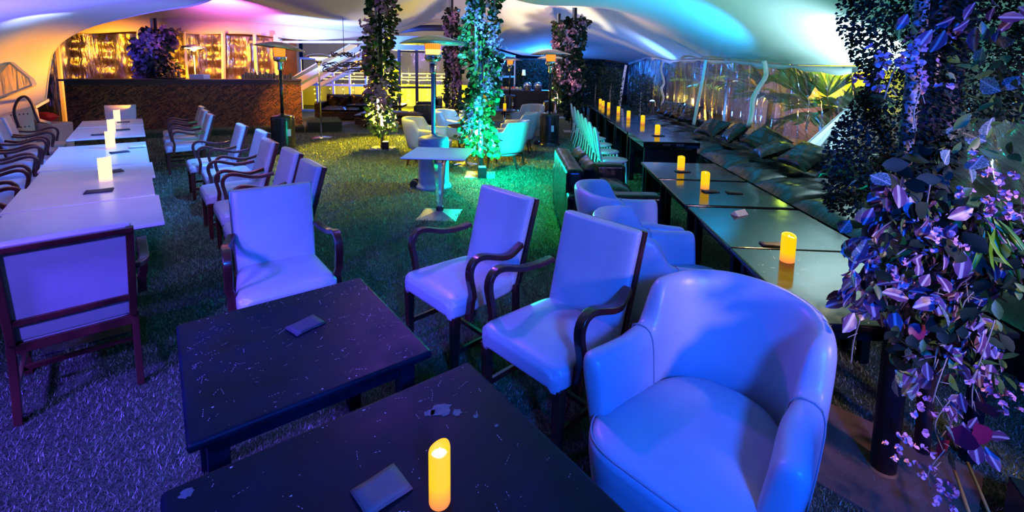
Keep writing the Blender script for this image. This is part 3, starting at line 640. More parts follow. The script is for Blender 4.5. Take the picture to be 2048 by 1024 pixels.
heat_lamp(-4.72, 11.47, 0, 2.06, 'slim steel heat lamp with a blazing orange hood beside the bar')
heat_lamp(-8.75, 12.95, 0, 2.30, 'blazing orange heat lamp standing behind the bar')

# ------------------------------------------------------------------ surroundings
def at(px, py, Y):           # the point at depth Y in front of the camera that lies towards a pixel of the 2048x1024 frame
    a, u_ = (px - 1024) / FPX, (PY - py) / FPX
    X = a * math.cos(ROLL) - u_ * math.sin(ROLL); uz = a * math.sin(ROLL) + u_ * math.cos(ROLL)
    d = (X, math.cos(PITCH) + uz * math.sin(PITCH), -math.sin(PITCH) + uz * math.cos(PITCH)); t = Y / d[1]
    return Vector((d[0] * t, Y, CAM_H + d[2] * t))
def spline(pts, n):
    P = [Vector(p) for p in pts]; out = []
    for k in range(n):
        s_ = k / (n - 1) * (len(P) - 1); i = min(int(s_), len(P) - 2); t = s_ - i
        p0, p1, p2, p3 = P[max(i - 1, 0)], P[i], P[i + 1], P[min(i + 2, len(P) - 1)]
        out.append(.5 * ((2 * p1) + (p2 - p0) * t + (2 * p0 - 5 * p1 + 4 * p2 - p3) * t * t + (3 * p1 - p0 - 3 * p2 + p3) * t ** 3))
    return out
# low wing of the canopy on the bar side: it swoops down to the ground anchors
E_ = spline([(-9.0, 9.0, 1.02), (-8.82, 8.9, 1.42), (-8.65, 8.8, 1.71), (-8.39, 8.6, 1.92), (-7.85, 8.3, 2.17), (-6.86, 7.8, 2.38), (-5.33, 7, 2.51), (-4.07, 6.2, 2.54), (-2.9, 5, 2.60), (-1.6, 3.6, 2.85)], 46)
F_ = spline([(-9.4, 7.3, .50), (-9.0, 7.1, .95), (-8.6, 6.9, 1.25), (-8.2, 6.6, 1.45), (-7.4, 6.1, 1.72), (-6.3, 5.3, 1.98), (-5.2, 4.4, 2.14), (-3.8, 3.0, 2.36), (-2.4, 2.0, 2.6), (-1.2, .8, 2.9)], 46)
wg = MB()
def fw(u, v):
    k = u * 45; i = min(int(k), 44); t = k - i
    a = E_[i].lerp(E_[i + 1], t); b_ = F_[i].lerp(F_[i + 1], t); p = a.lerp(b_, v)
    return p + Vector((0, 0, .16 * math.sin(v * PI) * math.sin(min(1, u * 1.3) * PI) - .02 * math.sin(v * 9 + u * 4)))
wg.grid(fw, 60, 26); o = wg.build('ceiling_wing', M['canopy'], smooth=True); tag(o, kind='structure')
tag(MB().tube([p + Vector((0, 0, -.01)) for p in E_], .014, 6).build('ceiling_hem', M['canopy'], smooth=True), kind='structure')
# eave band and lashings
M['band'] = mat('pvc band', (.62, .60, .66), .4, bump=.2, bscale=14)
eb = MB(); ys = np.linspace(1.5, 23.5, 90)
def eave_z(y): return float(H(np.array(EAVE_X(y)), np.array(y)))
eb.grid(lambda u, v: (EAVE_X(1.5 + 22 * u) - .02 + .02 * math.sin(u * 90), 1.5 + 22 * u, eave_z(1.5 + 22 * u) - .01 - v * (.085 + .03 * math.sin(u * 60) + .015 * math.sin(u * 170))), 220, 3)
tag(eb.build('trim_1', M['band'], smooth=True, solid=.004), kind='structure')
# clear plastic film
def film(name, tint=(.9, .95, 1), base=.10, bscale=5, stretch=(1, 1, .25), rot=0, rough=.10):
    m = bpy.data.materials.new(name); m.use_nodes = True; N = m.node_tree.nodes; L = m.node_tree.links; N.remove(N['Principled BSDF'])
    tr = N.new('ShaderNodeBsdfTransparent'); tr.inputs[0].default_value = (*tint, 1); gl = N.new('ShaderNodeBsdfGlossy'); gl.inputs['Roughness'].default_value = rough
    tc = N.new('ShaderNodeTexCoord'); mp = N.new('ShaderNodeMapping'); mp.inputs['Scale'].default_value = stretch; L.new(tc.outputs['Object'], mp.inputs[0])
    if rot:
        mp.inputs['Rotation'].default_value = (rot, 0, 0); m2 = N.new('ShaderNodeMapping'); m2.inputs['Scale'].default_value = (1, .22, 2.6); L.new(mp.outputs[0], m2.inputs[0]); mp = m2
    n = N.new('ShaderNodeTexNoise'); n.inputs['Scale'].default_value = bscale; n.inputs['Detail'].default_value = 5; n.inputs['Distortion'].default_value = .6; L.new(mp.outputs[0], n.inputs['Vector'])
    bp = N.new('ShaderNodeBump'); bp.inputs['Strength'].default_value = .9; bp.inputs['Distance'].default_value = .08; L.new(n.outputs[0], bp.inputs['Height']); L.new(bp.outputs[0], gl.inputs['Normal'])
    fr = N.new('ShaderNodeFresnel'); fr.inputs[0].default_value = 1.5; L.new(bp.outputs[0], fr.inputs['Normal'])
    ad = N.new('ShaderNodeMath'); ad.operation = 'ADD'; ad.inputs[1].default_value = base; ad.use_clamp = True; L.new(fr.outputs[0], ad.inputs[0])
    mx = N.new('ShaderNodeMixShader'); L.new(ad.outputs[0], mx.inputs[0]); L.new(tr.outputs[0], mx.inputs[1]); L.new(gl.outputs[0], mx.inputs[2]); L.new(mx.outputs[0], N['Material Output'].inputs[0]); return m
M['film'] = film('clear film', base=.20, bscale=7, stretch=(1, 1.6, .18)); M['film_swag'] = film('clear film swag', base=.24, bscale=3.5, stretch=(1, 1, 1), rot=-.62); M['film2'] = film('clear film bar', (.9, .75, .55), .10, 9, stretch=(1.6, 1, .10), rough=.2)
for YA, YB, nseg, mt_, nm_ in ((2.2, 7.72, 190, 'film_swag', 'wall_right'), (7.7, 23.5, 420, 'film', 'wall_right_far')):
  cu_ = MB()
  def fc(u, v):
    y = YA + (YB - YA) * u; z1 = eave_z(y) - .03; z = z1 * (1 - v) + .02
    f = .07 * math.sin(y * 9 + 1.6 * math.sin(y * 2.1)) * (.3 + .7 * v) + .05 * math.sin(y * 21 + v * 3) + .16 * math.sin((y * .9 + v * 1.9)) * math.sin(v * PI)
    sw = .07 * math.sin(13 * (v + (y - 5.5) * .42) + math.sin(y * 3)) * math.exp(-((y - 5.4) / 1.9) ** 2)
    return (EAVE_X(y) + .03 + f * .55 + sw, y, z)
  cu_.grid(fc, nseg, 40); tag(cu_.build(nm_, M[mt_], smooth=True), kind='structure')
# bar-side rear curtain with pale battens
BX = lambda x: yfar(x) - .25
cb = MB()
def fb2(u, v):
    x = -13.5 + 6.3 * u; y = BX(x); zt = float(H(np.array(x), np.array(y))) - .45; z = zt * (1 - v)
    return (x, y + .07 * math.sin(x * 8 + 1.5 * math.sin(x * 3)) + .04 * math.sin(x * 19 + 2 * v) + .03 * math.sin(z * 14) * math.sin(x * 5), z)
cb.grid(fb2, 260, 30); tag(cb.build('wall_back_left', M['film2'], smooth=True), kind='structure')
vb = MB(); vb.grid(lambda u, v: (-14 + 14.0 * u, yfar(-14 + 14.0 * u) - .2 + .03 * math.sin(u * 60), float(H(np.array(-14 + 14. * u), np.array(yfar(-14 + 14. * u) - .2))) + .02 - v * (.42 if u < .56 else .42 - .25 * min(1, (u - .56) * 6)) + .03 * math.sin(u * 34) * v), 140, 5)
M['valance'] = mat('canvas valance', (.55, .47, .42), .8, bump=.3, bscale=6); tag(vb.build('trim_2', M['valance'], smooth=True, solid=.01), kind='structure')
M['batten'] = mat('painted batten', (.62, .56, .45), .6)
for i, (x, w_) in enumerate(((-12.4, .10), (-10.75, .13), (-9.6, .05), (-8.75, .13), (-7.85, .09), (-7.3, .13))):
    y = BX(x) - .25; tag(MB().bar((x, y, 0), (x + (.12 if i in (1, 3) else 0), y, 2.7), w_, .05).build('tent_batten', M['batten'], bevel=.004), 'pale upright batten behind the bar, %s from its dark end' % ords[i], 'post', 'battens behind the bar')
# dark rear ground wall behind the curtain, with crates
M['rearwall'] = mat('rear wall', (.10, .055, .02), .8, var=.5, vscale=2)
tag(MB().box((-16, 16.6, 0), (-7.6, 16.8, 3.0)).build('wall_back', M['rearwall']), kind='structure')

# ------------------------------------------------------------------ bar
bl, br_ = Vector((-10.25, 10.72, 0)), Vector((-5.80, 12.85, 0)); bd = (br_ - bl).normalized(); bn = Vector((-bd.y, bd.x, 0)); BL = (br_ - bl).length
r = empty('bar_counter', bl, math.atan2(bd.y, bd.x), 'long bar counter clad in strand board under a dark top', 'bar')
MB().box((0, 0, .12), (BL, .06, 1.34)).build('front_panel', M['osb'], r)
MB().box((BL - .06, .06, .12), (BL, .7, 1.34)).build('end_panel', M['osb'], r)
MB().box((0, .06, .12), (.06, .7, 1.34)).build('end_panel', M['osb'], r)
MB().box((-.10, -.04, 1.34), (BL + .02, .78, 1.385)).build('worktop', M['edge'], r, bevel=.004)
MB().box((0, -.012, 1.26), (BL, 0, 1.34)).build('fascia_strip', M['edge'], r)
MB().box((-.2, -.55, 0), (BL + .03, .85, .12)).build('platform', M['grass'], r)
def turf_clump(name, lo, hi, parent, rz=0, n=26000, seed=5):
    rng = np.random.default_rng(seed); P = []
    lo, hi = np.array(lo), np.array(hi); x = lo[0] + (hi[0] - lo[0]) * rng.random(n); y = lo[1] + (hi[1] - lo[1]) * rng.random(n); z = np.full(n, hi[2])
    f = rng.random(n) < .45; y[f] = lo[1]; z[f] = hi[2] * rng.random(f.sum()); a = rng.random(n) * 2 * PI; c_, s_ = np.cos(a) * .006, np.sin(a) * .006
    h = .03 + .03 * rng.random(n); dy = np.where(f, -.03, 0) + rng.normal(0, .015, n); dx = rng.normal(0, .02, n)
    A = np.stack([np.stack([x - c_, y - s_, z], 1), np.stack([x + c_, y + s_, z], 1), np.stack([x + dx, y + dy, z + h], 1)], 1).reshape(-1, 3)
    me = bpy.data.meshes.new(name); me.from_pydata(A.tolist(), [], np.arange(n * 3).reshape(-1, 3).tolist()); me.materials.append(M['grass']); o = bpy.data.objects.new(name, me); C.objects.link(o); o.parent = parent; tag(o, kind='stuff')
turf_clump('turf', (-.2, -.55, 0), (BL + .02, .0, .12), r.children[-1])
r2 = empty('turf_step', (-5.41, 12.31, 0), .4465, 'low step wrapped in artificial turf at the lit end of the bar', 'step')
MB().box((0, 0, 0), (.85, 1.3, .24)).build('step_body', M['grass'], r2, bevel=.02); turf_clump('turf', (0, 0, 0), (.85, 1.3, .24), r2, n=12000, seed=8)
def bp_(a, d, z): q = bl + bd * a + bn * d; return (q.x, q.y, z)
M['glass'] = mat('bar glass', (.9, .8, .6), .08); M['glass'].node_tree.nodes['Principled BSDF'].inputs['Transmission Weight'].default_value = .7
M['bottle'] = mat('bottle glass', (.25, .10, .03), .12, coat=.5)
rnd = random.Random(4)
k = 0
for row in range(2):
    for j in range(9):
        a = 3.55 + j * .135 + row * .06; h = rnd.choice((.12, .14, .17, .19)); mb = MB()
        mb.lathe([(.030, 0), (.033, .01), (.038, h), (.034, h), (.029, .015), (.0, .012)], 12)
        o = mb.build('glass_tumbler', M['glass'], smooth=True, loc=bp_(a, .20 + row * .16, 1.386)); tag(o, 'upturned glass tumbler in the cluster on the lit end of the bar', 'glass', 'glasses on the bar')
for j in range(7):
    a = .9 + j * .10 if j < 3 else 2.35 + j * .12; h = rnd.uniform(.20, .28)
    r = empty('bottle', bp_(a + 1.0, .45, 1.386), 0, 'amber bottle standing at the back of the bar top', 'bottle', 'bottles on the bar')
    MB().lathe([(.03, 0), (.033, .01), (.033, h * .6), (.012, h * .75), (.011, h * .97)], 12).build('body', M['bottle'], r, smooth=True)
    MB().lathe([(.013, h * .95), (.013, h)], 8).build('cap', M['edge'], r)
tag(MB().box((0, 0, 0), (.36, .26, .12)).build('carton', M['paper'], loc=bp_(2.35, .3, 1.386), bevel=.004), 'pale carton on the bar below the flowered pole', 'box')
tag(MB().box((0, 0, 0), (.6, .3, .035)).build('serving_tray', M['edge'], loc=bp_(1.6, .25, 1.386), bevel=.006), 'flat dark tray lying on the bar top', 'tray')

# ------------------------------------------------------------------ beside the bar (far side)
r = empty('window_panel', (0, 0, 0), 0, 'clear plastic window in a slanting amber lit frame beside the bar', 'window')
pp = [at(-60, 70, 7.9), at(0, 107, 8), at(62, 158, 8.1), at(68, 170, 8.1), at(0, 196, 8), at(-60, 215, 7.9)]
for a, c_ in zip(pp[:-1], pp[1:]): MB().bar(a, c_, .085, .03).build('frame', M['batten'], r)
MB().add(pp, [(0, 1, 2, 3, 4, 5)]).build('pane', M['film2'], r)
q = at(5, 262, 8.4); q2 = at(66, 262, 8.9)
r = empty('equipment_cabinet', (q.x, q.y, 0), math.atan2(q2.y - q.y, q2.x - q.x), 'pale sheet metal cabinet with rows of dark holes beside the bar', 'cabinet')
MB().box((-.3, 0, 0), (.55, .2, 1.05)).build('body', M['batten'], r, bevel=.02); hb_ = MB()
for i in range(5):
    for j in range(3):
        hb_.lathe([(0, 0), (.016, 0)], 8, c=(0, 0, 0), cap=False); V0 = len(hb_.v) - 16
        for t in range(16): x, y, z = hb_.v[V0 + t]; hb_.v[V0 + t] = (x + .16 + .07 * i, -.003, y + .30 + .24 * j)
hb_.build('vent_holes', M['edge'], r)
tag(MB().tube(spline([at(38, 255, 8.2), at(28, 225, 8.15), at(36, 200, 8.15), at(50, 193, 8.2), at(62, 205, 8.25), at(70, 225, 8.3), at(78, 245, 8.3)], 30), .022, 8).build('hose', M['edge'], smooth=True), 'thick dark hose looped over the pale cabinet', 'hose')
tag(MB().pillow(.40, .25, .20).build('bag', mat('red cloth', (.65, .02, .01), .7), smooth=True, loc=at(88, 234, 9.5)), 'small red bag lying beside the bar', 'bag')
qb = at(88, 234, 9.5)
tag(MB().box((-.35, -.2, 0), (.35, .25, qb.z - .115)).build('storage_crate', M['batten'], loc=(qb.x, qb.y, 0), bevel=.02), 'pale crate under the red bag', 'crate')
tag(MB().bar(at(68, 215, 8.35), at(95, 200, 8.8), .05, .05).bar(at(70, 218, 8.35), at(74, 240, 8.35), .05, .05).bar(at(74, 240, 8.35), at(98, 246, 8.8), .05, .05).build('tent_frame_section', M['batten']), 'small pale polygonal frame leaning between hose and bar', 'frame')

# ------------------------------------------------------------------ black leather bench and cushions on the curtain side
GBn = 'black leather bench units'
def bench_unit(y0, y1, label):
    x0 = 2.98 + .07 * (y0 - 4); dp = 1.05; w_ = y1 - y0 - .02
    r = empty('bench_unit', (x0, y0, 0), -.07, label, 'bench', GBn)
    MB().box((0.03, .01, .0), (dp, w_, .27)).build('plinth', M['black_leather'], r, bevel=.02)
    MB().pillow(dp + .06, w_ + .02, .30, Matrix.Translation((dp / 2, w_ / 2, .33)), 18, pinch=.0, seed=int(y0 * 7), wr=.010).build('seat_cushion', M['black_leather'], r, smooth=True)
    MB().box((dp - .02, .0, .0), (dp + .12, w_ - .01, .58)).build('back_panel', M['black_leather'], r, bevel=.03, seg=3)
    return r
ys_ = [2.2, 3.15, 4.05, 4.95, 5.85, 6.8, 7.9, 9.0, 10.2, 11.4, 12.7, 14.0]
bo = ['beside the flowered pole', 'next to the pale glaring table', 'opposite the folded white card', 'opposite the table with two coasters', 'opposite the farthest low table', 'opposite the carved high table', 'just past the carved high table', 'with the first heap of far cushions', 'behind the first heap of far cushions', 'near the blue light cone', 'second from the far end', 'at the far end']
for i in range(11): bench_unit(ys_[i], ys_[i + 1], 'black leather bench unit ' + bo[i])
GC = 'black leather cushions on the benches'
cush = [(3.95, 4.5, .7, .2), (3.97, 5.2, .75, .35), (3.90, 5.95, .6, .05), (3.87, 6.65, .40, -.25), (4.10, 7.25, .6, .3), (3.98, 8.05, .75, -.2), (3.98, 8.95, .6, .2), (4.35, 11.1, 1.0, .3), (4.38, 11.75, .9, .3), (4.42, 12.4, 1, .3), (4.45, 13.05, .9, .3)]
cl_ = ['against the curtain beside the flowered pole', 'crumpled and brown tinged, leaning at the back of the bench', 'wide and silvery in the glare of the curtain', 'plump, lying low with bright creases', 'standing on its corner below the crooked white strap', 'broad, behind the cornered one', 'farthest of the near group', 'first of the far heap', 'second of the far heap', 'third of the far heap', 'last of the far heap', 'bluish, just beyond the far heap', 'bluish, at the far end']
for i, (x, y, tl, tw) in enumerate(cush):
    o = MB().pillow(.62, .48, .18, None, 18, pinch=.09, seed=i + 30, wr=.008).build('cushion', M['black_leather'], smooth=True, loc=(x - .12, y, .56 + .20 * math.sin(tl)))
    o.rotation_euler = (tl, .35 if i == 4 else .05 * (-1) ** i, -PI / 2 + tw)
    tag(o, 'black leather cushion ' + cl_[i], 'cushion', GC)

# ------------------------------------------------------------------ sofas
def sofa(x, y, dx, dy, L, label, cush_n=2, dp=.88, m='black_leather', hb=.80, group=None):
    r = empty('sofa', (x, y, 0), face_dir(dx, dy), label, 'sofa', group); h = L / 2
    MB().box((-h + .02, -dp / 2 + .02, .05), (h - .02, dp / 2 - .04, .30)).build('base', M[m], r, bevel=.02)
    MB().box((-h + .16, -dp / 2, .1), (h - .16, -dp / 2 + .18, hb)).build('backrest', M[m], r, bevel=.05, seg=3)
    for s in (-1, 1): MB().box((s * (h - .10) - .10, -dp / 2, .05), (s * (h - .10) + .10, dp / 2, .60)).build('armrest', M[m], r, bevel=.05, seg=3)
    w_ = (L - .42) / cush_n
    for k in range(cush_n):
        cx = -h + .21 + w_ * (k + .5)
        MB().pillow(w_ + .02, dp - .24, .24, Matrix.Translation((cx, .10, .36)), 12, pinch=0, seed=k).build('seat_cushion', M[m], r, smooth=True)
        MB().pillow(w_ * .98, .46, .20, Matrix.Translation((cx, -dp / 2 + .24, .62)) @ Matrix.Rotation(PI / 2 - .18, 4, 'X'), 14, pinch=.05, seed=k + 9, wr=.012).build('back_cushion', M[m], r, smooth=True)
    return r
sofa(.96, 4.98, 1, -.0, 1.62, 'two seat black leather sofa with its back to the aisle, beside the white tub chairs')
GS = 'dark sofas in front of the glass facade'
sofa(-5.45, 15.6, .05, -1, 2.0, 'dark leather sofa facing the camera in front of the glass facade', 2, group=GS)
sofa(-2.75, 15.4, -1, -.15, 1.8, 'dark leather sofa seen from its end, beyond the pole with yellow lit flowers', 2, group=GS)
r = empty('ottoman', (-3.65, 13.9, 0), .05, 'long low brown leather ottoman behind the pole with yellow lit flowers', 'ottoman')
MB().box((-.95, -.33, .08), (.95, .33, .28)).build('base', M['brown_leather'], r, bevel=.02); MB().pillow(1.94, .72, .22, Matrix.Translation((0, 0, .36)), 14, pinch=0).build('cushion', M['brown_leather'], r, smooth=True)
r = empty('lounge_table', (-4.25, 14.75, 0), .05, 'large dark square lounge table between the dark sofas', 'table'); MB().box((-.85, -.45, .52), (.85, .45, .60)).build('tabletop', M['black_table2'], r, bevel=.01); MB().box((-.5, -.3, 0), (.5, .3, .52)).build('base', M['black_table'], r)
o = MB().pillow(.55, .42, .16, None, 12, seed=3).build('cushion', M['black_leather'], smooth=True, loc=(-4.05, 15.42, .56)); o.rotation_euler = (1.2, 0, .1); tag(o, 'dark upright cushion beside the far lounge table', 'cushion')

# ------------------------------------------------------------------ white plastic chairs
def make_bistro():
    r = empty('bistro_chair')
    MB().lathe([(0, .46), (.16, .465), (.205, .455), (.215, .44), (.20, .425), (0, .425)], 28).build('seat', M['white_chair'], r, smooth=True)
    for s in (-1, 1):
        MB().tube([(s * .17, .15, .43), (s * .185, .19, 0)], [.017, .013], 8).build('leg', M['white_chair'], r, smooth=True)
        MB().tube([(s * .20, -.27, 0), (s * .19, -.20, .25), (s * .18, -.185, .45)], .016, 8).build('leg', M['white_chair'], r, smooth=True)
    fr = [];
    for k in range(25):
        a = -PI * .12 + (PI * 1.24) * k / 24; x = .205 * math.cos(a); z = .70 + .20 * math.sin(a); fr.append((x, -.20 - .16 * (z - .45), z))
    fr = [(.17, -.185, .44)] + fr + [(-.17, -.185, .44)]
    MB().tube(fr, .017, 8).build('back_frame', M['white_chair'], r, smooth=True)
    MB().grid(lambda u, v: ((u - .5) * .19 * (1.1 - .3 * math.sin(v * PI)), -.20 - .16 * (v * .40) , .46 + v * .43), 5, 8).build('back_splat', M['white_chair'], r, smooth=True, solid=.014)
    return r
bc = make_bistro(); _ub = [False]
for i, y in enumerate((6.75, 7.45, 8.15, 8.9, 9.7, 10.6, 11.6)):
    place(bc, _ub, HX(y) - .34, y, 1, -.05, 'white plastic chair with openwork back, %s from the black leather sofa' % ords[i], 'white plastic chairs at the high tables', 'chair')

# ------------------------------------------------------------------ building behind
M['darkframe'] = mat('dark door frame', (.012, .010, .016), .35); M['paleframe'] = mat('pale mullion', (.5, .5, .6), .5)
M['pane'] = film('window glass', (.9, .95, 1), .06, 1, (1, 1, 1))
def framed(name, x0, y0, x1, y1, z0, z1, ncol, rows, wd, m, kindname, pane='pane'):
    r = empty(name, (0, 0, 0)); tag(r, kind='structure'); a, b_ = Vector((x0, y0, 0)), Vector((x1, y1, 0)); f = MB()
    for i in range(ncol + 1):
        p = a.lerp(b_, i / ncol); f.bar(p + Vector((0, 0, z0)), p + Vector((0, 0, z1)), wd, .08)
    for z in [z0 + wd / 2, z1 - wd / 2] + list(rows): f.bar(a + Vector((0, 0, z)), b_ + Vector((0, 0, z)), wd, .08)
    f.build('frame', m, r); MB().add([a + Vector((0, 0, z0)), b_ + Vector((0, 0, z0)), b_ + Vector((0, 0, z1)), a + Vector((0, 0, z1))], [(0, 1, 2, 3)]).build('pane', M[pane], r); return r
p1, p2 = at(798, 100, 18.0), at(868, 100, 18.3); framed('door_1', p1.x, 18.0, p2.x, 18.3, 0, 2.42, 2, [1.0], .11, M['darkframe'], '')
p3, p4 = at(868, 100, 18.3), at(945, 105, 18.6); framed('door_2', p3.x, 18.3, p4.x, 18.6, 0, 2.38, 3, [], .15, M['darkframe'], '')
g1, g2 = at(596, 130, 18.2), at(798, 130, 18.2); framed('window_1', g1.x, 18.4, g2.x, 18.2, 0, 2.1, 6, [1.05], .07, M['paleframe'], '')
g3, g4 = at(945, 110, 19.5), at(1030, 110, 22); framed('window_2', g3.x, 19.5, g4.x, 22.5, 0, 2.4, 3, [1.4], .06, M['paleframe'], '')
M['fascia'] = mat('dark fascia', (.05, .035, .05), .6); M['render'] = mat('blue lit render', (.5, .5, .55), .8)
tag(MB().box((p1.x - .3, 18.1, 2.42), (p4.x + .3, 18.9, 2.95)).build('wall_facade', M['render']), kind='structure')
tag(MB().grid(lambda u, v: (p1.x - .4 + (p4.x - p1.x + 1.0) * u, 18.0 - .6 * math.sin(u * PI), 2.98 + .12 * math.sin(u * PI) + .22 * v), 24, 2).build('trim_3', M['fascia'], smooth=True, solid=.03), kind='structure')
tag(MB().box((p4.x, 18.9, 0), (p4.x + .15, 21, 2.6)).build('wall_side', M['render']), kind='structure')
# slanted stair roof with pale beams
r = empty('stair_canopy', (0, 0, 0), 0, 'slanting pale stair roof with parallel beams behind the bar end', 'roof')
for i, (a, c_) in enumerate((((590, 165, 14.6), (735, 88, 15.2)), ((600, 178, 15.0), (742, 98, 15.6)), ((640, 170, 15.5), (748, 122, 16.0)))):
    A_, B_ = at(*a), at(*c_); MB().bar(A_, B_, .07, .16).build('beam', M['paleframe'], r)
A_, B_, C_, D_ = at(575, 160, 15.0), at(700, 88, 15.5), at(745, 92, 17), at(612, 170, 16.5)
MB().add([A_, B_, C_, D_, ], [(0, 1, 2, 3)]).build('roof_sheet', M['render'], r, solid=.03)
tag(MB().bar(at(560, 82, 14.9), at(560, 84, 15), .01).bar(at(500, 84, 15.0), at(735, 84, 15.3), .07).build('trim_4', M['band']), kind='structure')
# terrace beyond the glass: low yellow lit wall, hedge, string lights
M['yellow_wall'] = mat('plaster wall', (.55, .50, .20), .8, bump=.3, bscale=3); tag(MB().box((-11.5, 21.5, 0), (-1.0, 21.7, 1.0)).build('wall_terrace', M['yellow_wall']), kind='structure')
tag(MB().box((-12, 27, 0), (-1, 27.2, 5)).build('wall_far', M['render']), kind='structure')
M['strip'] = mat('light strip', (1, .9, .5), .5, emit=(1, .75, .25), estr=2.0); M['bulb'] = mat('bulb', (1, .8, .3), .5, emit=(1, .62, .06), estr=5)
for i in range(13):
    rr = random.Random(i); x = (-5.5 + .36 * i) if i < 9 else (-8.4 + .55 * (i - 9)); y = 20.0 + .1 * (i % 3)
    r = empty('string_light', (x, y, 0), 0, 'cord of small yellow bulbs hanging beyond the glass doors', 'string light', 'string lights beyond the glass'); cd_ = MB().tube([(0, 0, 0), (0, 0, 1.75)], .008, 5).build('cord', M['edge'], r)
    for k in range(6): MB().lathe([(0, -.035), (.035, -.012), (.035, .012), (0, .035)], 6, c=(rr.uniform(-.05, .05), -.01, .35 + .22 * k + rr.uniform(-.05, .05))).build('bulb', M['bulb'], r)
r = empty('terrace_railing', (0, 20.75, 0), 0, 'terrace railing with three glowing horizontal strips beyond the glass facade', 'railing')
for x in (-9.4, -7.2, -5.0, -2.7): MB().box((x - .03, 0, 0), (x + .03, .06, 1.55)).build('post', M['paleframe'], r)
for z in (1.22, 1.34, 1.50): MB().bar((-9.5, -.02, z), (-2.6, -.02, z), .03).build('light_strip', M['strip'], r)
# ------------------------------------------------------------------ foliage builders
LEAF = np.array([(0, 0, 0), (.32, .28, .05), (.42, .55, .03), (.26, .82, -.04), (0, 1, -.14), (-.26, .82, -.04), (-.42, .55, .03), (-.32, .28, .05), (0, .3, -.03), (0, .58, -.04)])
LF = [(0, 1, 8), (1, 2, 9, 8), (2, 3, 9), (3, 4, 9), (0, 8, 7), (8, 9, 6, 7), (9, 5, 6), (9, 4, 5)]
LQ = np.array([(0, 0, 0), (.34, .5, .04), (0, 1, -.1), (-.34, .5, .04)]); LQF = [(0, 1, 2, 3)]
def leaves(name, pts, dirs, sizes, mat_, parent=None, shape='leaf', width=1.0, seed=0, smooth=False):
    rng = np.random.default_rng(seed); T, F0 = (LEAF, LF) if shape == 'leaf' else (LQ, LQF); n = len(pts)
    d = dirs / np.maximum(np.linalg.norm(dirs, axis=1, keepdims=True), 1e-6); up = rng.normal(0, 1, (n, 3)); up[:, 2] += .8
    sx = np.cross(d, up); sx /= np.maximum(np.linalg.norm(sx, axis=1, keepdims=True), 1e-6); nz = np.cross(sx, d)
    V = pts[:, None] + sizes[:, None, None] * (T[None, :, 0:1] * width * sx[:, None] + T[None, :, 1:2] * d[:, None] + T[None, :, 2:3] * nz[:, None])
    k = len(T); V = V.reshape(-1, 3)
    F = [tuple(i * k + j for j in f) for i in range(n) for f in F0]
    me = bpy.data.meshes.new(name); me.from_pydata(V.tolist(), [], F); me.materials.append(mat_)
    if shape == 'leaf':
        uvl = me.uv_layers.new(); idx = np.zeros(len(me.loops), dtype=np.int32); me.loops.foreach_get('vertex_index', idx); t = T[idx % k]
        uvl.data.foreach_set('uv', np.stack([t[:, 0] + .5, t[:, 1]], 1).astype(np.float32).ravel())
    if smooth: me.polygons.foreach_set('use_smooth', [True] * len(me.polygons))
    o = bpy.data.objects.new(name, me); C.objects.link(o)
    if parent: o.parent = parent
    return o
def flowers(name, centres, r0, mat_, parent, seed=0, per=7):
    rng = np.random.default_rng(seed); P, D, S = [], [], []
    for c_ in centres:
        for _ in range(per):
            q = np.array(c_) + rng.normal(0, r0 * 1.5, 3); ax = rng.normal(0, 1, 3); ax[1] -= 1.0; ax /= np.linalg.norm(ax); a = np.cross(ax, rng.normal(0, 1, 3)); a /= np.linalg.norm(a); b_ = np.cross(ax, a)
            for j in range(5):
                t = j * 2 * PI / 5; P.append(q); D.append(a * math.cos(t) + b_ * math.sin(t) + ax * .35); S.append(r0 * rng.uniform(.8, 1.2))
    return leaves(name, np.array(P), np.array(D), np.array(S), mat_, parent, 'leaf', 1.35, seed)
def column_pts(rng, x, y, z0, z1, rad, n, bulge=None):
    z = z0 + (z1 - z0) * rng.random(n); a = rng.random(n) * 2 * PI; rr = rad * (1 + .34 * np.sin(z * 5 + a) + .26 * np.sin(z * 11 + 2 * a)) * (.35 + .65 * rng.random(n) ** .5)
    if bulge is not None: rr *= bulge(z)
    out = np.stack([np.cos(a), np.sin(a), rng.normal(-.5, .5, n)], 1)
    return np.stack([x + np.cos(a) * rr, y + np.sin(a) * rr, z], 1), out
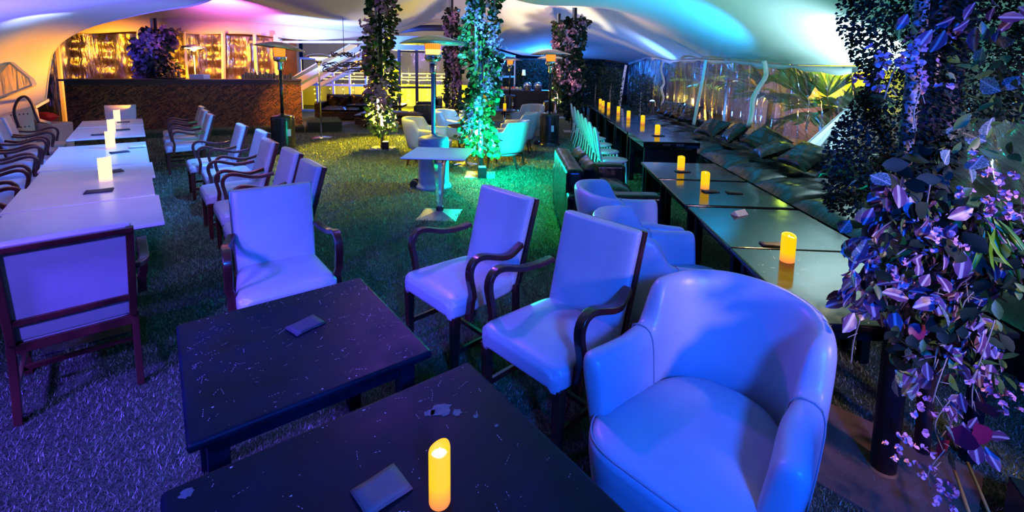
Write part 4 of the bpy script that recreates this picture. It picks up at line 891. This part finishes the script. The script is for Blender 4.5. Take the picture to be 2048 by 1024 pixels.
def flowered_pole(x, y, top, rad, label, seed, z0=.35, n=1500, cols=('leaf', 'leaf_dark', 'leaf_autumn'), fl_n=26, fl_z=(.9, 2.6), lean=0, pale=True, plate=True, fs=.035, ls=.075):
    top = min(top, float(H(np.array(float(x)), np.array(float(y)))) - .12)
    r = empty('flowered_pole', (x, y, 0), 0, label, 'pole', 'tent poles wrapped in flowers'); rng = np.random.default_rng(seed)
    MB().tube([(0, 0, 0), (0, 0, top)], .04, 14).build('pole', M['pipe'], r, smooth=True)
    if pale: MB().tube([(-.07, -.03, z0 + .3), (-.07, -.03, top)], .028, 10).build('conduit', M['white_pipe'], r, smooth=True)
    if plate: MB().box((-.24, -.24, 0), (.24, .24, .012)).build('base_plate', M['plate'], r)
    for k, c_ in enumerate(cols):
        p, d = column_pts(rng, 0, 0, z0, top - .26, rad * (1, .9, 1.1)[k % 3], int(n * (.45, .35, .2)[k % 3])); leaves('foliage', p, d, ls * (.6 + .8 * rng.random(len(p))), M[c_], r, 'leaf', .95, seed + k)
    ph = rng.uniform(0, 6); c_ = []
    for k in range(fl_n):
        z = fl_z[0] + (min(fl_z[1], top - .35) - fl_z[0]) * rng.random(); a = ph + z * 2.2 + rng.normal(0, .5); c_.append((math.cos(a) * rad * 1.05, -abs(math.sin(a)) * rad * 1.05, z))
    flowers('blossoms', c_, fs, M['pink'], r, seed + 9)
    return r
def uplight(x, y, color, watts, aim, label, ang=75):
    r = empty('uplight', (x, y, .0125), .1, label, 'spotlight', 'floor uplights at the poles')
    hs = MB().box((-.07, -.07, .0), (.07, .07, .17)).build('housing', M['black_metal'], r, bevel=.008); MB().box((-.055, -.055, .17), (.055, .055, .173)).build('lens', mat('lit lens', color, .3, emit=color, estr=6), hs)
    spot('uplight_beam', (x, y, .19), aim, color, watts, ang, .5, .03)
flowered_pole(-2.80, 10.0, 4.0, .26, 'tent pole wrapped in pink flowers, lit blazing yellow from below', 11, n=1900, fl_n=44, fl_z=(.9, 3.6), fs=.045, ls=.10)
uplight(-2.68, 9.82, (1, .70, .14), 4000, (-2.78, 10.0, 2), 'black uplight box at the foot of the yellow lit flowered pole')
flowered_pole(-.51, 7.55, 3.8, .24, 'tent pole wrapped in leaves, lit cyan from below, behind the pedestal table', 23, n=1900, fl_n=40, fl_z=(.8, 2.9), fs=.035, ls=.085, cols=('leaf', 'leaf', 'leaf_dark'))
uplight(-.47, 7.36, (.04, 1, .85), 2200, (-.5, 7.55, 2), 'black uplight box at the foot of the cyan lit flowered pole')
flowered_pole(-2.14, 16.7, 4.3, .20, 'far flowered tent pole in front of the glass doors', 31, n=1500, fl_n=40, fl_z=(.6, 3.6), fs=.05, ls=.11, cols=('leaf_dark', 'leaf_autumn', 'leaf_autumn'))
flowered_pole(1.66, 17.15, 3.8, .17, 'farthest flowered tent pole, white hot light at its foot beside the buffet', 37, n=1400, fl_n=34, fl_z=(1.2, 3.6), fs=.05, ls=.11, cols=('leaf', 'leaf_autumn', 'leaf_dark'))
uplight(1.50, 16.85, (1, .85, .5), 900, (1.6, 17.15, 2), 'small uplight at the foot of the farthest flowered pole')
flowered_pole(1.72, 13.2, 3.45, .22, 'flowered tent pole rising behind the row of white plastic chairs', 41, n=1900, fl_n=40, fl_z=(1.1, 3.8), fs=.045, ls=.11, cols=('leaf_dark', 'leaf_autumn', 'leaf_dark'))
flowered_pole(-9.62, 12.78, 2.98, .36, 'flowered tent pole behind the bar, purple flowers', 47, z0=.9, n=1700, fl_n=60, fl_z=(1.3, 3.4), fs=.06, ls=.13, cols=('leaf_autumn', 'leaf_dark', 'leaf_autumn'), plate=False)

# ------------------------------------------------------------------ the big flowered pole near the camera
r = empty('flowered_pole', (1.65, 1.87, 0), 0, 'big tent pole near the camera, overgrown with veined leaves, vines and pink orchids', 'pole', 'tent poles wrapped in flowers')
MB().tube([(0, 0, 0), (0, 0, 3.4)], .048, 22).build('pole', M['pipe'], r, smooth=True)
MB().lathe([(.052, .0), (.062, .006), (.055, .016), (.049, .02)], 22).build('weld_ring', mat('rusty weld', (.25, .12, .05), .6, bump=.5), r, smooth=True)
MB().tube([(-.075, -.02, .9), (-.075, -.02, 3.4)], .026, 12).build('conduit', M['white_pipe'], r, smooth=True)
MB().tube([(.26, .10, .0), (.22, .10, .9), (.20, .13, 1.4), (.23, .13, 2.2), (.25, .13, 3.3)], [.03, .035, .04, .04, .04], 12).build('trunk', mat('dark bark', (.05, .03, .04), .6, bump=.6, bscale=20), r, smooth=True)
MB().box((-.30, -.30, 0), (.30, .30, .012), rz=.55 + PI / 4 - .6).build('base_plate', M['concrete'], r)
rng = np.random.default_rng(77)
def cloud(n, cx, cy, cz, sx, sy, sz): return np.stack([rng.normal(cx, sx, n), rng.normal(cy, sy, n), rng.normal(cz, sz, n)], 1)
def outd(p, down=.5):
    d = p.copy(); d[:, 2] = -down; d += rng.normal(0, .35, p.shape) * np.maximum(.1, np.linalg.norm(p[:, :2], axis=1, keepdims=True)); return d
# dense small ivy in the upper part
p, d = column_pts(rng, -.10, .04, 1.15, 2.4, .17, 15000); leaves('ivy', p, d, .010 + .014 * rng.random(len(p)), M['leaf_dark'], r, 'quad', 1.2, 1)
p, d = column_pts(rng, .33, .16, 1.55, 2.4, .13, 6500); leaves('ivy', p, d, .010 + .014 * rng.random(len(p)), M['leaf_dark'], r, 'quad', 1.2, 2)
# big veined leaves
P_ = [(1795, 205), (1900, 280), (1960, 160), (2000, 180), (1925, 265), (1985, 235), (1985, 120), (1965, 310), (2010, 240), (1930, 285), (1965, 95), (1990, 70), (1690, 480), (1712, 495), (1700, 440), (1725, 415), (1740, 350), (1715, 360), (1680, 505), (1830, 690), (1855, 745), (1835, 775), (1790, 740), (1790, 755), (1890, 850), (1900, 900), (1990, 900), (1870, 600), (1935, 320), (1900, 300)]
pv = np.array([tuple(at(a, b_, 1.62 + .10 * math.sin(i * 2.3)) - Vector((1.65, 1.87, 0))) for i, (a, b_) in enumerate(P_)]); dv = rng.normal(0, .6, (len(pv), 3)); dv[:, 2] -= .55; dv[:, 1] -= .15
leaves('veined_leaves', pv, dv, np.where((pv[:, 0] > .1) & (pv[:, 2] > 1), .105, .062) + .03 * rng.random(len(pv)), M['leaf_vein'], r, 'leaf', .95, 3, True)
# striped leaves in the middle mass
def mass(n, boxes):
    out = []
    for (x0, y0, x1, y1, wt) in boxes:
        for _ in range(int(n * wt)):
            out.append(tuple(at(rng.uniform(x0, x1), rng.uniform(y0, y1), 1.52 + .34 * rng.random()) - Vector((1.65, 1.87, 0))))
    return np.array(out)
pm = mass(430, [(1740, 400, 2048, 560, .42), (1700, 520, 1990, 640, .24), (1820, 620, 2000, 760, .15), (1690, 470, 1760, 620, .06), (1880, 780, 1990, 900, .04), (1800, 0, 2048, 60, .05), (1750, 340, 1860, 420, .05)])
dm = rng.normal(0, .55, pm.shape); dm[:, 2] -= .75; dm[:, 0] += (pm[:, 0] - .15) * 1.2
leaves('striped_leaves', pm, dm, .055 + .04 * rng.random(len(pm)), M['leaf_stripe'], r, 'leaf', .64, 4, True)
pm = mass(240, [(1740, 380, 2048, 580, .5), (1780, 580, 2020, 760, .3), (1880, 40, 2048, 330, .2)]); dm = rng.normal(0, .6, pm.shape); dm[:, 2] -= .5
leaves('green_leaves', pm, dm, .04 + .035 * rng.random(len(pm)), M['leaf'], r, 'leaf', .55, 5, True)
pm = mass(300, [(1740, 420, 2048, 600, .5), (1780, 600, 2000, 720, .3), (1760, 300, 1900, 420, .2)]); dm = rng.normal(0, .6, pm.shape); dm[:, 2] -= .5
leaves('dark_leaves', pm, dm, .05 + .04 * rng.random(len(pm)), M['leaf_dark'], r, 'leaf', .8, 6, True)
# strap leaves (spider plant) and the dark wine coloured leaf
pm = mass(40, [(1950, 410, 2000, 470, 1)]); dm = rng.normal(0, .25, pm.shape) + np.array([.1, -.2, -.9]); leaves('strap_leaves', pm, dm, .12 + .06 * rng.random(len(pm)), mat('strap leaf', (.10, .30, .02), .4), r, 'leaf', .13, 7, True)
pw = np.array([tuple(at(a, b_, 1.58) - Vector((1.65, 1.87, 0))) for a, b_ in ((1925, 850), (1950, 845), (1900, 880), (1940, 800), (1850, 650))]); leaves('wine_leaves', pw, np.array([(.1, -.1, -1), (.4, -.2, -.8), (-.5, 0, -.7), (.9, 0, -.5), (-.6, 0, -.6)]), np.array([.10, .09, .08, .11, .07]), mat('wine leaf', (.16, .01, .05), .35), r, 'leaf', 1.05, 8, True)
fc_ = [(1790, 120), (1760, 108), (1812, 98), (1805, 132), (1770, 140), (1830, 118), (1750, 165), (1738, 160), (1852, 165), (1862, 155), (1985, 372), (2000, 350), (1960, 330), (2010, 385), (1995, 415), (1975, 425), (1940, 390), (2020, 420), (1865, 450), (1900, 492), (1880, 500), (1860, 485), (1790, 548), (1775, 540), (1840, 585), (1800, 905), (1830, 900), (1815, 885), (1845, 925), (1860, 815), (1850, 825), (1880, 1000), (1890, 985), (1875, 960), (2000, 795), (2020, 800), (2035, 800), (1990, 790), (1955, 745)]
for i in range(len(fc_)):
    flowers('blossoms', [tuple(at(a, b_, 1.53) - Vector((1.65, 1.87, 0))) for a, b_ in fc_[i:i + 1]], .0155, M['pink'], r, 12 + i, per=4)
for i, (px, py) in enumerate(((1860, 370), (1820, 420), (1880, 560), (1930, 620), (1900, 700), (1960, 480), (1720, 640), (1850, 160), (1870, 60), (1990, 640), (1960, 720), (1900, 800), (1890, 900), (1980, 560), (1840, 480))):
    sm_ = MB(); a = at(px, py, 1.56) - Vector((1.65, 1.87, 0)); rr = random.Random(i); b_ = a + Vector((rr.uniform(-.10, .04), rr.uniform(-.05, .05), -.10)); c_ = b_ + Vector((rr.uniform(-.05, .05), 0, -rr.uniform(.06, .16)))
    sm_.tube(spline([a, b_, c_], 10), .0022, 5)
    for q in (.3, .6, .85): e = a.lerp(c_, q); sm_.tube([e, e + Vector((rr.uniform(-.04, .04), -.01, rr.uniform(-.05, .01)))], .0016, 4)
    sm_.build('vine_stem', M['stem'], r, smooth=True)
lo_ = MB(); 
for a, c_ in (((1905, 930, 1.7), (1940, 1030, 1.5)), ((1935, 925, 1.75), (1985, 1040, 1.55))): lo_.tube([at(*a) - Vector((1.65, 1.87, 0)), at(*c_) - Vector((1.65, 1.87, 0))], .006, 6)
lo_.build('bamboo_stems', mat('bamboo', (.45, .25, .04), .5), r, smooth=True)

# ------------------------------------------------------------------ outside, beyond the clear curtain
M['palm'] = mat('palm frond', (.10, .22, .03), .4)
def palm(x, y, h, n, R_, label, seed):
    r = empty('palm', (x, y, 0), 0, label, 'palm', 'palms beyond the clear curtain'); rng = np.random.default_rng(seed)
    MB().tube([(0, 0, 0), (.05, 0, h)], [.11, .08], 10).build('trunk', mat('palm trunk', (.12, .07, .04), .8, bump=.6), r, smooth=True)
    P, D, S = [], [], []
    for k in range(n):
        a = rng.random() * 2 * PI; el = rng.uniform(-.3, .9); c_ = np.array([math.cos(a) * .35, math.sin(a) * .35, h + .25 * el])
        for j in range(17):
            t = (j - 8) / 8 * 1.25; dv_ = np.array([math.cos(a + t) * math.cos(el), math.sin(a + t) * math.cos(el), math.sin(el) - abs(t) * .1]); P.append(c_); D.append(dv_); S.append(R_ * (1 - .25 * abs(t)))
    leaves('fronds', np.array(P), np.array(D), np.array(S), M['palm'], r, 'leaf', .10, seed)
palm(6.25, 9.35, 1.05, 13, .95, 'fan palm in front of the yellow lit wall', 1); palm(6.4, 11.6, 1.3, 9, .9, 'fan palm behind the crooked white strap', 2); palm(6.7, 14.6, 1.5, 9, .9, 'fan palm in the blue and orange light', 3)
palm(6.3, 16.5, 1.4, 8, .8, 'fan palm near the blue light cone', 4)
tag(MB().box((7.6, 4.0, 0), (7.8, 13.0, 3.0)).build('wall_garden', mat('garden wall', (.035, .03, .03), .8, bump=.2)), kind='structure')  # kept dark as the unlit part of the wall
tag(MB().box((8.6, 11.0, 0), (8.8, 26.0, 2.6)).build('wall_garden_far', mat('garden wall dark', (.10, .10, .12), .8, bump=.3)), kind='structure')
tag(MB().box((7.5, 9.0, .95), (7.6, 12.4, 2.5)).build('wall_garden_lit', mat('yellow light patch', (.60, .58, .08), .7)), kind='structure')  # lit part of the garden wall, its yellow light put into the colour
spot('garden_yellow', (6.5, 10.2, 2.9), (7.6, 10.6, 1.5), (1, .88, .02), 900, 110, 1, .1)
point('garden_orange', (6.9, 12.2, .7), (1, .35, .03), 150, .08); point('garden_orange_far', (7.2, 15.5, .8), (1, .5, .05), 200, .08)
point('garden_green', (5.6, 9.4, 2.0), (.6, .9, .05), 25, .1)
point('garden_blue', (5.9, 14.5, .5), (.03, .25, 1), 420, .08); point('garden_white', (5.6, 5.8, .5), (.5, .8, 1), 200, .15)
# bushes and potted plants at the far end
def bush(x, y, w_, h, label, seed, n=900, m='leaf_dark', z0=.2, cat='bush'):
    r = empty('bush', (x, y, 0), 0, label, cat, 'bushes at the far curtain'); rng = np.random.default_rng(seed)
    MB().tube([(0, 0, 0), (.02, 0, h * .6)], [.03, .02], 6).build('stem', M['stem'], r)
    aa = rng.random(n) * 2 * PI; ra = w_ * .5 * rng.random(n) ** .5; p = np.stack([ra * np.cos(aa), ra * np.sin(aa), z0 + (h - .1 - z0) * rng.random(n)], 1); d = rng.normal(0, 1, (n, 3)); leaves('foliage', p, d, .05 + .07 * rng.random(n), M[m], r, 'quad', .8, seed)
for i, (x, y) in enumerate(((3.3, 15.9), (3.6, 17.2), (4.45, 16.3), (3.3, 18.7), (4.2, 19.6))): bush(x, y, .9, (1.9, 2.1, 1.7, 2.0, 1.9)[i], 'dark bush against the far curtain, ' + ['nearest the flowered pole', 'middle of the group', 'closest to the blue light cone', 'deepest in the corner', 'half hidden behind the others'][i], 60 + i)
# crooked pale straps
for i, (pts, w_, lab) in enumerate((([(1528, 122, 7.8), (1532, 150, 7.8), (1518, 175, 7.75), (1506, 198, 7.7), (1504, 225, 7.7), (1497, 254, 7.6)], .085, 'crooked wide white strap tying the curtain'), ([(1412, 120, 10.0), (1404, 165, 10.0), (1397, 200, 9.9), (1387, 250, 9.8)], .075, 'straight pale strap on the curtain'), ([(1325, 124, 13.8), (1322, 140, 13.8), (1328, 165, 13.8), (1323, 178, 13.8), (1327, 195, 13.7), (1323, 210, 13.7), (1325, 224, 13.6)], .07, 'narrow twisted strap beside the blue light cone'), ([(1252, 130, 18.0), (1247, 160, 18), (1240, 205, 17.8), (1238, 232, 17.8)], .10, 'short pale strap low at the far curtain'))):
    tag(MB().tube(spline([at(*p) for p in pts], 24), [w_ * .45] * 24, 8).build('strap', M['band'], smooth=True), lab, 'strap', 'straps on the clear curtain')
dp_ = MB(); dp_.grid(lambda u, v: tuple(at(1705 - v * (110 - 95 * u) - 8 * v * (1 - u), 205 + 103 * v, 6.35 + .05 * math.sin(u * 14 + v) * v)), 30, 12)  # uplight glare on the film, shaped as a pale cone of sheet
tag(dp_.build('glare_sheet', mat('pale drape', (.65, .72, .78), .6, bump=.3, bscale=8), smooth=True, solid=.004), 'pale cone shaped sheet standing in for uplight glare on the curtain above the cushions', 'glare_sheet')
spot('glare_sheet_light', (3.8, 5.9, 1.9), tuple(at(1660, 285, 6.35)), (.55, .88, 1), 90, 50, 1, .05)  # added spot, unseen, brightens the glare cone
r = empty('uplight_cone', at(1304, 206, 14.6), 0, 'bright blue floor light shining up the far curtain', 'spotlight'); MB().lathe([(.12, -.1), (.10, .05), (.02, .08)], 14).build('housing', M['black_metal'], r); MB().lathe([(.08, .07), (.0, .10)], 14).build('lens', mat('blue lens', (.1, .3, 1), .3, emit=(.15, .35, 1), estr=8), r)
MB().tube([(0, 0, -at(1304, 206, 14.6).z), (0, 0, -.08)], .02, 8).build('stand', M['black_metal'], r); q = at(1304, 206, 14.6); r.location = (q.x, q.y, q.z); spot('blue_cone_beam', (q.x, q.y, q.z + .12), (q.x + .25, q.y + .3, 2.2), (.10, .35, 1), 220, 50, .6, .03)

# ------------------------------------------------------------------ hedge wall and buffet
hw_ = MB().box((-1.4, 23.6, 0), (4.6, 23.8, 2.3)).build('wall_hedge', mat('hedge backing', (.01, .02, .02), .9)); tag(hw_, kind='structure')
rng = np.random.default_rng(5); n = 9000; p = np.stack([-1.4 + 6 * rng.random(n), 23.5 - .08 * rng.random(n), 2.25 * rng.random(n)], 1); o = leaves('hedge_leaves', p, rng.normal(0, 1, (n, 3)) + np.array([0, -1, -.3]), .06 + .06 * rng.random(n), M['leaf_dark'], None, 'quad', 1, 9); o.parent = hw_; tag(o, kind='stuff')
for x, lab in ((.55, 'small white wall lamp on the green wall'), (2.9, 'small pale wall lamp behind the farthest flowered pole')):
    rr = empty('wall_lamp', (x, 23.35, 1.45), 0, lab, 'lamp', 'lamps on the green wall'); MB().lathe([(.10, 0), (.07, .28)], 14).build('shade', mat('lamp shade', (.8, .8, .7), .6, emit=(.7, .8, .6), estr=.5), rr, smooth=True); MB().box((-.02, 0, .05), (.02, .12, .1)).build('bracket', M['steel'], rr)
r = empty('buffet_table', (.95, 19.6, 0), 0, 'long buffet table covered with black cloth in front of the green wall', 'table'); MB().box((-1.5, -.4, .86), (1.7, .4, .89)).build('tabletop', M['edge'], r)
MB().grid(lambda u, v: (-1.5 + 3.2 * u, -.41 - .015 * math.sin(u * 80) * v, .87 * (1 - v)), 120, 3).build('tablecloth', mat('black cloth', (.01, .01, .012), .8), r, smooth=True)
for i, (x, rad) in enumerate(((.62, .19), (1.06, .19), (1.85, .19))):
    rr = empty('chafing_dish', (x, 19.5, .89), 0, 'domed silver chafing dish on the buffet, ' + ['nearest the food', 'middle one', 'beyond the farthest flowered pole'][i], 'chafing dish', 'chafing dishes'); MB().lathe([(.17, 0), (.17, .12), (.19, .14)], 24).build('stand', M['chrome'], rr, smooth=True); MB().lathe([(.19, .14), (.185, .2), (.15, .28), (.08, .33), (0, .345)], 28).build('dome_lid', M['chrome'], rr, smooth=True)
fd = [((.55, .03, .02), 'red'), ((.75, .42, .05), 'golden'), ((.6, .5, .15), 'yellow'), ((.5, .06, .02), 'dark red'), ((.7, .6, .4), 'pale'), ((.25, .35, .05), 'green')]
for i in range(6):
    x = -.42 + i * .15; rr = empty('food_bowl', (x, 19.4 + .1 * (i % 2), .89), 0, 'bowl heaped with %s food on the buffet' % fd[i][1], 'bowl', 'food bowls on the buffet'); MB().lathe([(.05, 0), (.09, .06), (.085, .065), (0, .03)], 16).build('bowl', M['white_chair'], rr, smooth=True)
    MB().lathe([(.085, .06), (.06, .12), (0, .15)], 12).build('food', mat('food ' + fd[i][1], fd[i][0], .5, bump=.6, bscale=60), rr, smooth=True)
spot('buffet_light', (.2, 18.6, 2.6), (.2, 19.6, .9), (1, .75, .45), 60, 60, .8, .1)
# round wreath hanging by the stairs
r = empty('hanging_wreath', at(688, 118, 13.5), 0, 'dark wiry ring chandelier hanging in front of the glass facade', 'chandelier'); mb = MB(); rr = random.Random(3)
for k in range(60):
    a = rr.uniform(0, 2 * PI); z = rr.choice((-.16, -.30, .12)); R_ = .55 if z < 0 else .3; mb.tube(spline([(math.cos(a + t) * R_ * rr.uniform(.85, 1.15), math.sin(a + t) * R_ * rr.uniform(.85, 1.15), z + rr.uniform(-.07, .07)) for t in (0, .3, .6, .9)], 10), .012, 4)
mb.build('wire_ring', M['edge'], r); MB().tube([(0, 0, .1), (0, 0, 1.4)], .008, 5).build('cord', M['edge'], r)

q = at(2016, 950, 1.62)
tag(MB().box((0, -.32, 0), (.34, 0, q.z)).build('equipment_case', M['black_metal'], loc=(q.x, q.y, 0), rz=-.45, bevel=.006), 'dark boxy case at the corner beside the big flowered pole', 'case')
